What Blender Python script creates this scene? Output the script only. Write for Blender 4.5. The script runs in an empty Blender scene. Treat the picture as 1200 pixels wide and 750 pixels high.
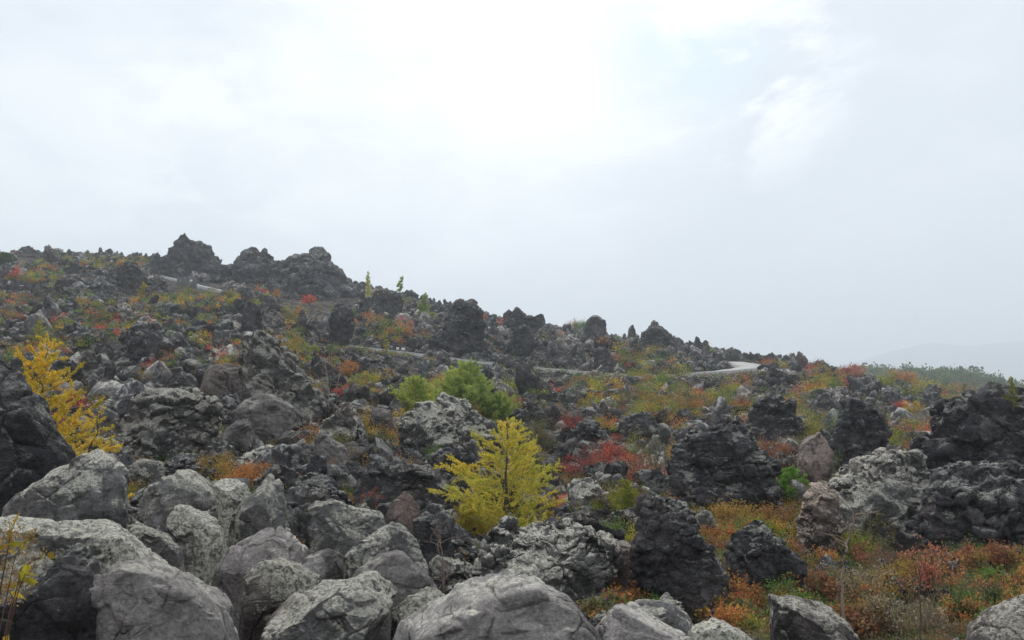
import bpy, bmesh, math, random
import numpy as np
from mathutils import Vector

rng = np.random.default_rng(11)
random.seed(11)
S = bpy.context.scene
COL = S.collection
F = 1040.0                       # focal length in pixels of a 1200 x 750 picture
PITCH = math.atan(105 / F)
CZ = 1.75                        # eye height
CAM = np.array([0, 0, CZ])

# ------------------------------------------------------------------ directions
def ratio(px, py):
    """view direction of a picture point as x/y and z/y"""
    u = (np.asarray(px, float) - 600) / F
    v = (375 - np.asarray(py, float)) / F
    den = math.cos(PITCH) - v * math.sin(PITCH)
    return u / den, (math.sin(PITCH) + v * math.cos(PITCH)) / den

def at(px, py, d):
    a, b = ratio(px, py)
    return np.array([a * d, d, CZ + b * d])

def to_px(p):
    p = np.asarray(p, float) - CAM
    x, y, z = p[..., 0], p[..., 1], p[..., 2]
    c, s = math.cos(PITCH), math.sin(PITCH)
    dep = y * c + z * s
    up = -y * s + z * c
    return 600 + F * x / dep, 375 - F * up / dep

# ------------------------------------------------------------------ noise
_r = np.random.default_rng(5)
PERM = _r.permutation(256)
PERM = np.concatenate([PERM, PERM])
G = _r.normal(size=(256, 3)); G /= np.linalg.norm(G, axis=1)[:, None]
RND = _r.random((256, 3))

def _h(ix, iy, iz):
    return PERM[(PERM[(PERM[ix & 255] + iy) & 255] + iz) & 255]

def gn(p, seed=0):
    p = np.asarray(p, float) + seed * 17.31
    i = np.floor(p).astype(np.int64); f = p - i
    u = f * f * f * (f * (f * 6 - 15) + 10)
    out = 0
    for dx in (0, 1):
        wx = u[:, 0] if dx else 1 - u[:, 0]
        for dy in (0, 1):
            wy = u[:, 1] if dy else 1 - u[:, 1]
            for dz in (0, 1):
                wz = u[:, 2] if dz else 1 - u[:, 2]
                g = G[_h(i[:, 0] + dx, i[:, 1] + dy, i[:, 2] + dz)]
                dd = g[:, 0] * (f[:, 0] - dx) + g[:, 1] * (f[:, 1] - dy) + g[:, 2] * (f[:, 2] - dz)
                out = out + wx * wy * wz * dd
    return out * 1.6

def fbm(p, o=4, seed=0, gain=0.5, ridged=False):
    a, s, t = 1.0, 0, 0
    for k in range(o):
        n = gn(p * (2.03 ** k), seed + k * 3)
        if ridged: n = 1 - 2 * np.abs(n)
        s = s + a * n; t += a; a *= gain
    return s / t

def vec(p, o, seed):
    return np.stack([fbm(p, o, seed + 50 * k) for k in range(3)], 1)

def worley(p, seed=0):
    p = np.asarray(p, float) + seed * 9.7
    i = np.floor(p).astype(np.int64); f = p - i
    f1 = np.full(len(p), 9.0); f2 = f1.copy(); idc = np.zeros(len(p), int)
    for dx in (-1, 0, 1):
        for dy in (-1, 0, 1):
            for dz in (-1, 0, 1):
                h = _h(i[:, 0] + dx, i[:, 1] + dy, i[:, 2] + dz)
                r = RND[h]
                d = np.sqrt((dx + r[:, 0] - f[:, 0]) ** 2 + (dy + r[:, 1] - f[:, 1]) ** 2 + (dz + r[:, 2] - f[:, 2]) ** 2)
                m = d < f1
                f2 = np.where(m, f1, np.minimum(f2, d)); idc = np.where(m, h, idc); f1 = np.where(m, d, f1)
    return f1, f2, idc

# ------------------------------------------------------------------ terrain
DD = np.array([1.2, 5, 8, 12, 18, 28, 45, 70, 100, 140, 170])
TAB = {   # picture row of the ground at those distances, per picture column
    -300: [2400, 850, 720, 640, 570, 500, 440, 385, 340, 305, 300],
    0:    [2400, 850, 715, 640, 572, 500, 440, 385, 345, 306, 299],
    200:  [2400, 850, 722, 650, 572, 503, 445, 392, 350, 318, 308],
    400:  [2400, 850, 725, 655, 585, 512, 455, 408, 370, 338, 334],
    600:  [2400, 860, 740, 690, 630, 562, 492, 446, 408, 386, 388],
    800:  [2400, 880, 770, 705, 640, 562, 502, 457, 424, 408, 413],
    1000: [2400, 900, 780, 710, 645, 570, 520, 482, 456, 446, 452],
    1100: [2400, 900, 775, 708, 648, 580, 530, 495, 476, 464, 474],
    1200: [2400, 900, 770, 705, 650, 590, 540, 508, 492, 486, 496],
    1500: [2400, 900, 770, 705, 650, 595, 540, 505, 488, 480, 486],
}
CX = np.array(sorted(TAB)); CT = (CX - 600) / F
LD = np.log(DD)
ZT = np.zeros((len(CX), len(DD)))
for i_, c_ in enumerate(CX):
    ZT[i_] = ratio(c_, np.array(TAB[c_], float))[1]
SIGHT = []
PATHS = []      # filled below, used to level the ground

def H(x, y, fine=True):
    x = np.atleast_1d(np.asarray(x, float)); y = np.atleast_1d(np.asarray(y, float))
    r = np.hypot(x, y); th = np.arctan2(x, y); ath = np.abs(th)
    tt = np.tan(np.clip(th, -0.72, 0.72))
    tt = tt * np.clip((math.pi - ath) / (math.pi - 1.2), 0, 1)
    d = r * np.cos(np.minimum(ath, 0.72))
    d = np.maximum(d, 0.9)
    ld = np.log(np.clip(d, 1.2, 170))
    fi = np.interp(tt, CT, np.arange(len(CT))); i0 = np.clip(fi.astype(int), 0, len(CT) - 2); wi = fi - i0
    fj = np.interp(ld, LD, np.arange(len(LD))); j0 = np.clip(fj.astype(int), 0, len(LD) - 2); wj = fj - j0
    e = (ZT[i0, j0] * (1 - wi) + ZT[i0 + 1, j0] * wi) * (1 - wj) + (ZT[i0, j0 + 1] * (1 - wi) + ZT[i0 + 1, j0 + 1] * wi) * wj
    z = CZ + e * np.minimum(np.maximum(d, 1.2), 170)
    z = np.where(d < 1.9, np.maximum(z, 0.0 + 0 * z), z)
    z = z - np.clip(d - 175, 0, None) * 0.16 * np.exp(-np.clip(d - 175, 0, None) / 900)
    p = np.stack([x, y, 0 * x], 1)
    A = np.interp(d, [3, 12, 30, 60, 120], [0.05, 0.18, 0.5, 1.0, 1.5])
    n = A * fbm(p / 11, 3, 7)
    if fine:
        n = n + np.interp(d, [3, 30, 100], [0.10, 0.22, 0.5]) * fbm(p / 2.1, 4, 3, 0.6, True)
    else:
        n = n + np.interp(d, [3, 30, 100], [0.10, 0.22, 0.5]) * fbm(p / 2.1, 1, 3, 0.6, True)
    z = z + n * np.clip((r - 1.2) / 3, 0, 1)
    for (P, w) in PATHS:
        best = np.full(len(x), 1e9); bz = np.zeros(len(x))
        for k in range(len(P) - 1):
            a, b = P[k], P[k + 1]
            ab = b[:2] - a[:2]; L = (ab ** 2).sum() + 1e-9
            t = np.clip(((x - a[0]) * ab[0] + (y - a[1]) * ab[1]) / L, 0, 1)
            dist = np.hypot(x - a[0] - t * ab[0], y - a[1] - t * ab[1])
            zz = a[2] + t * (b[2] - a[2])
            m = dist < best
            bz = np.where(m, zz, bz); best = np.minimum(best, dist)
        m = np.clip((best - w * 0.6) / 13.0, 0, 1); m = m * m * (3 - 2 * m)
        z = (bz - 0.22) * (1 - m) + z * m
    for (tp, ep, dp) in SIGHT:
        t = x / np.maximum(y, 1e-3)
        inr = np.clip(1 - np.maximum(tp[0] - t, t - tp[-1]) / .03, 0, 1) * (y > 20) * (d < np.interp(t, tp, dp) - 1.2)
        lim = CZ + np.interp(t, tp, ep) * y - .50
        z = np.where(inr > 0, np.minimum(z, lim * inr + z * (1 - inr)), z)
    return z

_S = np.exp(np.linspace(math.log(3.0), math.log(168), 500))
def hit(px, py):
    a, b = ratio(px, py)
    z = H(a * _S, _S, False)
    k = np.argmax(z >= CZ + b * _S)
    if z[k] < CZ + b * _S[k]: k = len(_S) - 12
    return float(_S[k])

# ------------------------------------------------------------------ mesh helpers
def mesh_from(name, V, FF, smooth=False, col=None):
    V = np.asarray(V, np.float32)
    me = bpy.data.meshes.new(name)
    me.vertices.add(len(V)); me.vertices.foreach_set('co', V.ravel())
    lens, idx = [], []
    for A in FF:
        A = np.asarray(A, np.int32)
        if len(A) == 0: continue
        lens.append(np.full(len(A), A.shape[1], np.int32)); idx.append(A.ravel())
    lens = np.concatenate(lens); idx = np.concatenate(idx)
    me.loops.add(len(idx)); me.loops.foreach_set('vertex_index', idx)
    st = np.concatenate([[0], np.cumsum(lens)[:-1]]).astype(np.int32)
    me.polygons.add(len(lens)); me.polygons.foreach_set('loop_start', st)
    if smooth: me.polygons.foreach_set('use_smooth', np.ones(len(lens), bool))
    me.update(calc_edges=True)
    if col is not None:
        a = me.color_attributes.new('tint', 'FLOAT_COLOR', 'POINT')
        c = np.ones((len(V), 4), np.float32); c[:, :3] = col
        a.data.foreach_set('color', c.ravel())
    return me

def add(name, me, mat=None, parent=None, loc=(0, 0, 0), color=None):
    o = bpy.data.objects.new(name, me); COL.objects.link(o)
    o.location = loc
    if mat and not me.materials: me.materials.append(mat)
    if parent: o.parent = parent
    if color is not None: o.color = (*color, 1)
    return o

def tag(o, label=None, cat=None, group=None, kind=None):
    if label: o['label'] = label
    if cat: o['category'] = cat
    if group: o['group'] = group
    if kind: o['kind'] = kind
    return o

_ico = {}
def ico(n):
    if n not in _ico:
        bm = bmesh.new(); bmesh.ops.create_icosphere(bm, subdivisions=n, radius=1)
        V = np.array([v.co[:] for v in bm.verts]); Fc = np.array([[v.index for v in f.verts] for f in bm.faces])
        V /= np.linalg.norm(V, axis=1)[:, None]
        bm.free(); _ico[n] = (V, Fc)
    return _ico[n]

def normals(V, Fc):
    n = np.cross(V[Fc[:, 1]] - V[Fc[:, 0]], V[Fc[:, 2]] - V[Fc[:, 0]])
    N = np.zeros_like(V)
    for k in range(3):
        for c in range(3):
            N[:, c] += np.bincount(Fc[:, k], n[:, c], len(V))
    return N / (np.linalg.norm(N, axis=1)[:, None] + 1e-12)

def clip_planes(V, planes):
    """cut the body by planes (n, k): k is the share of its reach kept along n"""
    r = np.ones(len(V))
    for n, k in planes:
        n = np.asarray(n, float); n /= np.linalg.norm(n)
        dp = V @ n; h = k * dp.max()
        s = np.where(dp > 1e-6, h / np.maximum(dp, 1e-6), 9)
        r = np.minimum(r, s)
    return V * r[:, None]

def weather(V, Fc, size, style, seed, warp=1.0):
    """surface relief of one rock; size = its mean radius in metres"""
    q = V / size
    if style == 'smooth':
        N = normals(V, Fc)
        f1, f2, _ = worley(q * 1.3, seed)
        crack = np.exp(-((f2 - f1) * 22)); g1, g2, idb = worley(q * np.array([2.2, 2.2, 3.0]) + .12 * vec(q * 3, 2, seed), seed + 7)
        V = V + N * (size * (0.05 * fbm(q * 1.4, 2, seed) + 0.032 * fbm(q * 3.4, 4, seed + 4, .55)
                             + .085 * (RND[idb, 0] - .5) * np.clip((g2 - g1) * 9, 0, 1)
                             + .012 * fbm(q * 14, 3, seed + 8, .6, True) - 0.06 * crack * (gn(q * 1.1, seed + 3) > -.1)))[:, None]
    elif style == 'lichen':
        V = V + size * 0.07 * vec(q * 1.7, 2, seed)
        N = normals(V, Fc)
        f1, f2, _ = worley(q * 2.2, seed)
        V = V + N * (size * (0.05 * fbm(q * 2.2, 4, seed, .6) - 0.045 * np.exp(-(f2 - f1) * 14) + 0.03 * fbm(q * 9, 4, seed + 5, .65)))[:, None]
    else:                                   # rough clinker lava
        V = V + warp * size * 0.20 * vec(q * 1.5, 2, seed) + size * .06 * vec(q * 4.5, 2, seed + 9)
        N = normals(V, Fc)
        am = np.clip(.65 + 1.3 * gn(q * .95, seed + 20), .2, 1.35)
        f1, f2, idc = worley(q * np.array([2.3, 2.3, 5.2 if seed % 4 == 3 else 2.8]), seed)
        V = V + N * (am * size * (warp * 0.30 * (RND[idc, 0] - .5) * np.clip((f2 - f1) * 7, 0, 1) - 0.07 * np.exp(-(f2 - f1) * 14)))[:, None]
        N = normals(V, Fc)
        f1, f2, idc = worley(q * 6.0, seed + 2)
        V = V + N * (am * size * (0.11 * (RND[idc, 1] - .5) * np.clip((f2 - f1) * 7, 0, 1) + 0.03 * fbm(q * 11, 3, seed + 6, .65, True) - .03 * np.exp(-(f2 - f1) * 8)))[:, None]
    return V

# ------------------------------------------------------------------ materials
def nd(nt, t, **kw):
    n = nt.nodes.new(t)
    for k, v in kw.items():
        if k.startswith('i_'):
            key = k[2:]
            n.inputs[int(key) if key.isdigit() else key.replace('_', ' ')].default_value = v
        else: setattr(n, k, v)
    return n

def new_mat(name):
    m = bpy.data.materials.new(name); m.use_nodes = True
    nt = m.node_tree; nt.nodes.clear()
    out = nt.nodes.new('ShaderNodeOutputMaterial')
    return m, nt, out

def noise(nt, vec_, scale, detail=6, rough=0.6, dist=0):
    n = nd(nt, 'ShaderNodeTexNoise'); n.inputs['Scale'].default_value = scale
    n.inputs['Detail'].default_value = detail; n.inputs['Roughness'].default_value = rough
    n.inputs['Distortion'].default_value = dist
    nt.links.new(vec_, n.inputs['Vector']); return n.outputs[0]

def ramp(nt, fac, stops):
    r = nd(nt, 'ShaderNodeValToRGB'); cr = r.color_ramp
    while len(cr.elements) < len(stops): cr.elements.new(0.5)
    for e, (p, c) in zip(cr.elements, stops):
        e.position = p; e.color = (*c, 1) if len(c) == 3 else c
    nt.links.new(fac, r.inputs[0]); return r.outputs[0]

def g3(v): return (v, v, v)

def mix(nt, fac, a, b, mode='MIX'):
    m = nd(nt, 'ShaderNodeMix', data_type='RGBA', blend_type=mode)
    if isinstance(fac, (int, float)): m.inputs[0].default_value = fac
    else: nt.links.new(fac, m.inputs[0])
    for k, v in ((6, a), (7, b)):
        if isinstance(v, tuple): m.inputs[k].default_value = (*v, 1)
        else: nt.links.new(v, m.inputs[k])
    return m.outputs[2]

def math_(nt, op, a, b=0.0):
    m = nd(nt, 'ShaderNodeMath', operation=op)
    for k, v in ((0, a), (1, b)):
        if isinstance(v, (int, float)): m.inputs[k].default_value = v
        else: nt.links.new(v, m.inputs[k])
    return m.outputs[0]

def rock_mat(name, dark, light, lichen, lich_col=(.36, .37, .31), bump=0.03, pits=0.5, attr=False, warm=(.21, .165, .15), warm_amt=.5):
    m, nt, out = new_mat(name)
    geo = nd(nt, 'ShaderNodeNewGeometry'); P = geo.outputs['Position']
    sep = nd(nt, 'ShaderNodeSeparateXYZ'); nt.links.new(geo.outputs['Normal'], sep.inputs[0])
    n1 = noise(nt, P, 0.9, 5, .6, .6)
    c = ramp(nt, n1, [(.34, dark), (.66, light)])
    # warm, freshly broken faces
    n4 = noise(nt, P, 0.55, 3, .5, .3)
    wf = ramp(nt, n4, [(.56, g3(0)), (.68, g3(warm_amt))])
    c = mix(nt, wf, c, warm)
    n2 = noise(nt, P, 7, 9, .72)
    c = mix(nt, 1.0, c, ramp(nt, n2, [(.30, g3(.45)), (.52, g3(1.0)), (.72, g3(1.45))]), 'MULTIPLY')
    st_ = nd(nt, 'ShaderNodeMapping'); st_.inputs['Scale'].default_value = (1.4, 1.4, 7.5); st_.inputs['Rotation'].default_value = (.5, .35, .4); nt.links.new(P, st_.inputs[0])
    sk = noise(nt, st_.outputs[0], 1.6, 8, .68, .8)
    c = mix(nt, 1.0, c, ramp(nt, sk, [(.34, g3(.82)), (.5, g3(1.0)), (.64, g3(1.14))]), 'MULTIPLY')
    dk = noise(nt, P, 1.9, 6, .62, .9)
    c = mix(nt, 1.0, c, ramp(nt, dk, [(.38, g3(.42)), (.46, g3(1.0))]), 'MULTIPLY')
    n3 = noise(nt, P, 55, 5, .8)
    c = mix(nt, 1.0, c, ramp(nt, n3, [(.34, g3(.6)), (.5, g3(1.0)), (.66, g3(1.35))]), 'MULTIPLY')
    cw = nd(nt, 'ShaderNodeVectorMath', operation='ADD'); nt.links.new(P, cw.inputs[0])
    nz = nd(nt, 'ShaderNodeTexNoise'); nz.inputs['Scale'].default_value = 1.7; nz.inputs['Detail'].default_value = 6; nt.links.new(P, nz.inputs['Vector'])
    sc_ = nd(nt, 'ShaderNodeVectorMath', operation='SCALE'); sc_.inputs['Scale'].default_value = .75; nt.links.new(nz.outputs['Color'], sc_.inputs[0]); nt.links.new(sc_.outputs[0], cw.inputs[1])
    vc = nd(nt, 'ShaderNodeTexVoronoi', feature='DISTANCE_TO_EDGE'); vc.inputs['Scale'].default_value = 1.9; nt.links.new(cw.outputs[0], vc.inputs['Vector'])
    ck = ramp(nt, vc.outputs['Distance'], [(.0, g3(0)), (.013, g3(1))])
    ck = mix(nt, ramp(nt, noise(nt, P, 1.1, 3, .5), [(.52, g3(0)), (.60, g3(1))]), (1., 1., 1.), ck)
    c = mix(nt, 1.0, c, mix(nt, ck, (.5, .5, .5), (1., 1., 1.)), 'MULTIPLY')
    if lichen > 0:
        l1 = noise(nt, P, 2.6, 10, .72, .5)
        up = math_(nt, 'MULTIPLY', sep.outputs[2], 0.14)
        f = math_(nt, 'ADD', l1, up)
        f = ramp(nt, f, [(.70 - .22 * lichen, g3(0)), (.75 - .20 * lichen, g3(.95))])
        l2 = noise(nt, P, 38, 6, .75)
        f2 = ramp(nt, l2, [(.42, g3(.1)), (.55, g3(1))])
        f = mix(nt, 1.0, f, f2, 'MULTIPLY')
        c = mix(nt, f, c, lich_col)
    if attr:
        a = nd(nt, 'ShaderNodeAttribute', attribute_name='tint'); c = mix(nt, 1.0, c, a.outputs[0], 'MULTIPLY')
    else:
        oi = nd(nt, 'ShaderNodeObjectInfo'); c = mix(nt, 1.0, c, oi.outputs['Color'], 'MULTIPLY')
    c = mix(nt, 1.0, c, (1.22, 1.205, 1.18), 'MULTIPLY')
    b = nd(nt, 'ShaderNodeBsdfPrincipled'); nt.links.new(c, b.inputs['Base Color'])
    b.inputs['Roughness'].default_value = .93; b.inputs['Specular IOR Level'].default_value = .25
    bn = noise(nt, P, 9, 12, .68)
    v = nd(nt, 'ShaderNodeTexVoronoi', feature='F1'); v.inputs['Scale'].default_value = 23
    nt.links.new(P, v.inputs['Vector'])
    vv = ramp(nt, v.outputs['Distance'], [(.0, g3(0)), (.35, g3(1))])
    pm = ramp(nt, noise(nt, P, 3.1, 4, .6), [(.45, g3(0)), (.62, g3(pits * .5))])
    hgt = math_(nt, 'ADD', bn, math_(nt, 'MULTIPLY', vv, pm))
    hgt = math_(nt, 'ADD', hgt, math_(nt, 'MULTIPLY', n3, .22))
    hgt = math_(nt, 'ADD', hgt, math_(nt, 'MULTIPLY', sk, .8))
    hgt = math_(nt, 'ADD', hgt, math_(nt, 'MULTIPLY', ck, .7))
    bp = nd(nt, 'ShaderNodeBump'); bp.inputs['Strength'].default_value = .9; bp.inputs['Distance'].default_value = bump * 2.2
    nt.links.new(hgt, bp.inputs['Height']); nt.links.new(bp.outputs[0], b.inputs['Normal'])
    nt.links.new(b.outputs[0], out.inputs[0]); return m

M = {}
M['grey'] = rock_mat('grey_andesite', (.16, .148, .147), (.36, .34, .33), .35, (.45, .44, .39), bump=.018, pits=.5, warm_amt=.45, warm=(.27, .235, .22))
M['lichen'] = rock_mat('lichened_rock', (.085, .084, .086), (.20, .197, .195), .80, (.46, .45, .39), bump=.03)
M['pale'] = rock_mat('pale_lichen_rock', (.11, .11, .105), (.24, .235, .22), 1.2, (.56, .55, .475), bump=.035)
M['dark'] = rock_mat('dark_clinker', (.030, .029, .033), (.085, .083, .088), .42, (.24, .245, .22), bump=.05, pits=1.0, warm=(.12, .09, .085), warm_amt=.4)
M['crust'] = rock_mat('weathered_clinker', (.045, .044, .046), (.15, .147, .143), .8, (.42, .41, .36), bump=.05, pits=1.0)
M['pink'] = rock_mat('pinkish_lava', (.12, .10, .095), (.25, .205, .19), .35, (.30, .30, .26), bump=.025, warm_amt=.8, warm=(.27, .20, .18))
M['far'] = rock_mat('far_lava', (.032, .032, .036), (.105, .103, .107), .42, (.34, .335, .31), bump=.05, pits=1.0, warm=(.15, .12, .11))
M['rubble'] = rock_mat('lava_rubble', (.036, .035, .038), (.12, .118, .121), .45, (.34, .335, .31), bump=.03, attr=True)

def ground_mat():
    m, nt, out = new_mat('lava_soil')
    geo = nd(nt, 'ShaderNodeNewGeometry'); P = geo.outputs['Position']
    c = ramp(nt, noise(nt, P, .35, 6, .65), [(.35, (.028, .027, .028)), (.5, (.055, .051, .049)), (.66, (.085, .075, .062))])
    c = mix(nt, ramp(nt, noise(nt, P, .16, 4, .6, .4), [(.5, g3(0)), (.62, g3(.4))]), c, (.095, .075, .045))
    c = mix(nt, 1.0, c, ramp(nt, noise(nt, P, 9, 9, .8), [(.3, g3(.4)), (.5, g3(1)), (.7, g3(1.8))]), 'MULTIPLY')
    vo = nd(nt, 'ShaderNodeTexVoronoi', feature='F1'); vo.inputs['Scale'].default_value = 2.6; nt.links.new(P, vo.inputs['Vector'])
    vo2 = nd(nt, 'ShaderNodeTexVoronoi', feature='F1'); vo2.inputs['Scale'].default_value = 9; nt.links.new(P, vo2.inputs['Vector'])
    bw = nd(nt, 'ShaderNodeSeparateColor'); nt.links.new(vo.outputs['Color'], bw.inputs[0])
    c = mix(nt, 1.0, c, ramp(nt, bw.outputs[0], [(.1, g3(.6)), (.6, g3(1.3)), (.95, g3(2.6))]), 'MULTIPLY')
    b = nd(nt, 'ShaderNodeBsdfPrincipled'); nt.links.new(c, b.inputs['Base Color']); b.inputs['Roughness'].default_value = 1
    b.inputs['Specular IOR Level'].default_value = .1
    bp = nd(nt, 'ShaderNodeBump'); bp.inputs['Strength'].default_value = 1; bp.inputs['Distance'].default_value = .12
    hh = math_(nt, 'SUBTRACT', noise(nt, P, 7, 10, .75), math_(nt, 'MULTIPLY', vo.outputs['Distance'], 2.2)); hh = math_(nt, 'SUBTRACT', hh, math_(nt, 'MULTIPLY', vo2.outputs['Distance'], .7)); nt.links.new(hh, bp.inputs['Height']); nt.links.new(bp.outputs[0], b.inputs['Normal'])
    nt.links.new(b.outputs[0], out.inputs[0]); return m
M['ground'] = ground_mat()

def leaf_mat(name, attr=False, hue=.025, trans=.35):
    m, nt, out = new_mat(name)
    if attr: c = nd(nt, 'ShaderNodeAttribute', attribute_name='tint').outputs[0]
    else: c = nd(nt, 'ShaderNodeObjectInfo').outputs['Color']
    geo = nd(nt, 'ShaderNodeNewGeometry'); r = geo.outputs['Random Per Island']
    hs = nd(nt, 'ShaderNodeHueSaturation'); hs.inputs['Saturation'].default_value = .99
    nt.links.new(c, hs.inputs['Color'])
    nt.links.new(math_(nt, 'ADD', math_(nt, 'MULTIPLY', r, 2 * hue), .5 - hue), hs.inputs['Hue'])
    w = nd(nt, 'ShaderNodeTexWhiteNoise', noise_dimensions='1D'); nt.links.new(r, w.inputs['W'])
    nt.links.new(math_(nt, 'ADD', math_(nt, 'MULTIPLY', w.outputs[0], .80), .66), hs.inputs['Value'])
    big = noise(nt, geo.outputs['Position'], 1.7, 3, .6)
    c2 = mix(nt, 1.0, hs.outputs[0], ramp(nt, big, [(.35, (.75, .85, .8)), (.65, (1.2, 1.1, 1.0))]), 'MULTIPLY')
    d = nd(nt, 'ShaderNodeBsdfDiffuse'); t = nd(nt, 'ShaderNodeBsdfTranslucent')
    nt.links.new(c2, d.inputs[0]); nt.links.new(c2, t.inputs[0])
    mx = nd(nt, 'ShaderNodeMixShader'); mx.inputs[0].default_value = trans
    nt.links.new(d.outputs[0], mx.inputs[1]); nt.links.new(t.outputs[0], mx.inputs[2])
    nt.links.new(mx.outputs[0], out.inputs[0]); return m
M['leaf'] = leaf_mat('autumn_leaves')
M['leafattr'] = leaf_mat('undergrowth_leaves', True)

def plain(name, col, rough=.9, var=.35, scale=8, tint=False):
    m, nt, out = new_mat(name)
    geo = nd(nt, 'ShaderNodeNewGeometry')
    c = mix(nt, 1.0, col, ramp(nt, noise(nt, geo.outputs['Position'], scale, 8, .7), [(.3, g3(1 - var)), (.7, g3(1 + var))]), 'MULTIPLY')
    if tint: c = mix(nt, 1.0, c, nd(nt, 'ShaderNodeObjectInfo').outputs['Color'], 'MULTIPLY')
    b = nd(nt, 'ShaderNodeBsdfPrincipled'); nt.links.new(c, b.inputs['Base Color']); b.inputs['Roughness'].default_value = rough
    bp = nd(nt, 'ShaderNodeBump'); bp.inputs['Strength'].default_value = .5; bp.inputs['Distance'].default_value = .01
    nt.links.new(noise(nt, geo.outputs['Position'], scale * 4, 6, .7), bp.inputs['Height']); nt.links.new(bp.outputs[0], b.inputs['Normal'])
    nt.links.new(b.outputs[0], out.inputs[0]); return m
M['bark'] = plain('bark', (.075, .06, .05), tint=True)
M['path'] = plain('concrete_path', (.36, .355, .345), .8, .12, 1.5)
M['board'] = plain('weathered_board', (.11, .11, .115), .9, .3, 5)
M['white'] = plain('white_paint', (.78, .78, .76), .6, .06, 4)

# ------------------------------------------------------------------ paths (levelled into the ground)
def path_line(pts):
    out = []
    for px, py, d in pts:
        out.append(at(px, py, d))
    # refine
    P = np.array(out); k = np.arange(len(P)); kk = np.linspace(0, len(P) - 1, (len(P) - 1) * 6 + 1)
    return np.stack([np.interp(kk, k, P[:, c]) for c in range(3)], 1)
path_main = path_line([(395, 404, 84), (440, 409, 85), (500, 416, 86), (560, 424, 87), (640, 432, 88), (715, 438, 89), (770, 440, 90), (820, 436.5, 92),
                       (850, 434.5, 96), (874, 432, 102), (884, 429.5, 108), (872, 426.5, 114), (856, 424, 119)])
path_upper = path_line([(130, 317, 146), (175, 320, 143), (205, 327, 139), (235, 335, 134), (262, 341, 130), (300, 349, 124), (345, 360, 118)])
PATHS += [(path_main, 3.0), (path_upper, 3.0)]

def sight(P, k0, k1):
    Q = P[k0:k1]; t = Q[:, 0] / Q[:, 1]; SIGHT.append((t, (Q[:, 2] - CZ) / Q[:, 1], Q[:, 1]))
sight(path_main, 0, 50); sight(np.array([at(808, 438.5, 91), at(850, 437.5, 95), at(888, 434.5, 101)]), 0, 3); sight(path_upper, 17, 25)
for q in ((8, 36, 348, 108), (38, 62, 349, 107), (205, 231, 335, 127)):
    w_ = np.array([at(q[0], q[2], q[3]), at(q[1], q[2], q[3])]); sight(w_, 0, 2)

def ribbon(P, w, name, label):
    V, Q = [], []
    for i, p in enumerate(P):
        t = P[min(i + 1, len(P) - 1)] - P[max(i - 1, 0)]; t[2] = 0; t /= np.linalg.norm(t)
        n = np.array([t[1], -t[0], 0])
        for s, dz in ((-1, -.5), (-1, .03), (1, .03), (1, -.5)):
            ww = w * float(np.interp(p[1], [92, 100], [1, 2.3])) if name == 'path' else w
            V.append(p + n * s * ww / 2 + np.array([0, 0, dz]))
        if i:
            a = 4 * (i - 1); b = 4 * i
            for k in range(3): Q.append((a + k, b + k, b + k + 1, a + k + 1))
    o = add(name, mesh_from(name, V, [Q]), M['path']); o['kind'] = 'structure'; return o
ribbon(path_main, 1.5, 'path', '')
ribbon(path_upper, 1.5, 'upper_path', '')

# ------------------------------------------------------------------ ground sheet
def build_ground():
    th = np.concatenate([np.linspace(-math.pi, -.8, 50)[:-1], np.linspace(-.8, -.60, 50)[:-1], np.linspace(-.60, .60, 620), np.linspace(.60, .8, 50)[1:], np.linspace(.8, math.pi, 50)[1:]])
    r = np.concatenate([[0.02, .5], np.exp(np.linspace(math.log(1.0), math.log(185), 560)), np.exp(np.linspace(math.log(195), math.log(5300), 40))])
    T, R = np.meshgrid(th, r); x = (R * np.sin(T)).ravel(); y = (R * np.cos(T)).ravel()
    z = H(x, y)
    p = np.stack([x, y, z], 1)
    d = np.hypot(x, y)
    f1, f2, idc = worley(np.stack([x, y, 0 * x], 1) * 1.3, 4)
    onp = np.zeros(len(x))
    z = z + np.interp(d, [2, 10, 60, 200], [.03, .10, .25, .25]) * (RND[idc, 0] - .6) * np.clip((f2 - f1) * 4, 0, 1) - .04
    nr, nt_ = len(r), len(th)
    I = np.arange(nr * nt_).reshape(nr, nt_)
    Q = np.stack([I[:-1, :-1], I[:-1, 1:], I[1:, 1:], I[1:, :-1]], -1).reshape(-1, 4)
    o = add('ground', mesh_from('ground', np.stack([x, y, z], 1), [Q]), M['ground']); o['kind'] = 'structure'
build_ground()

# ------------------------------------------------------------------ hero rocks: own outline, distance and thickness
HERO = []      # footprints (x, y, r, polygon, d)
def poly_radius(P, th):
    n = len(P); best = np.zeros(len(th)); c, s = np.cos(th), np.sin(th)
    for i in range(n):
        a, b = P[i], P[(i + 1) % n]; e = b - a
        den = c * e[1] - s * e[0]
        den = np.where(np.abs(den) < 1e-9, 1e-9, den)
        t = (a[0] * e[1] - a[1] * e[0]) / den
        u = (a[0] * s - a[1] * c) / den
        ok = (t > 0) & (u >= -1e-6) & (u <= 1 + 1e-6)
        best = np.where(ok, np.maximum(best, t), best)
    return best

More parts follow.
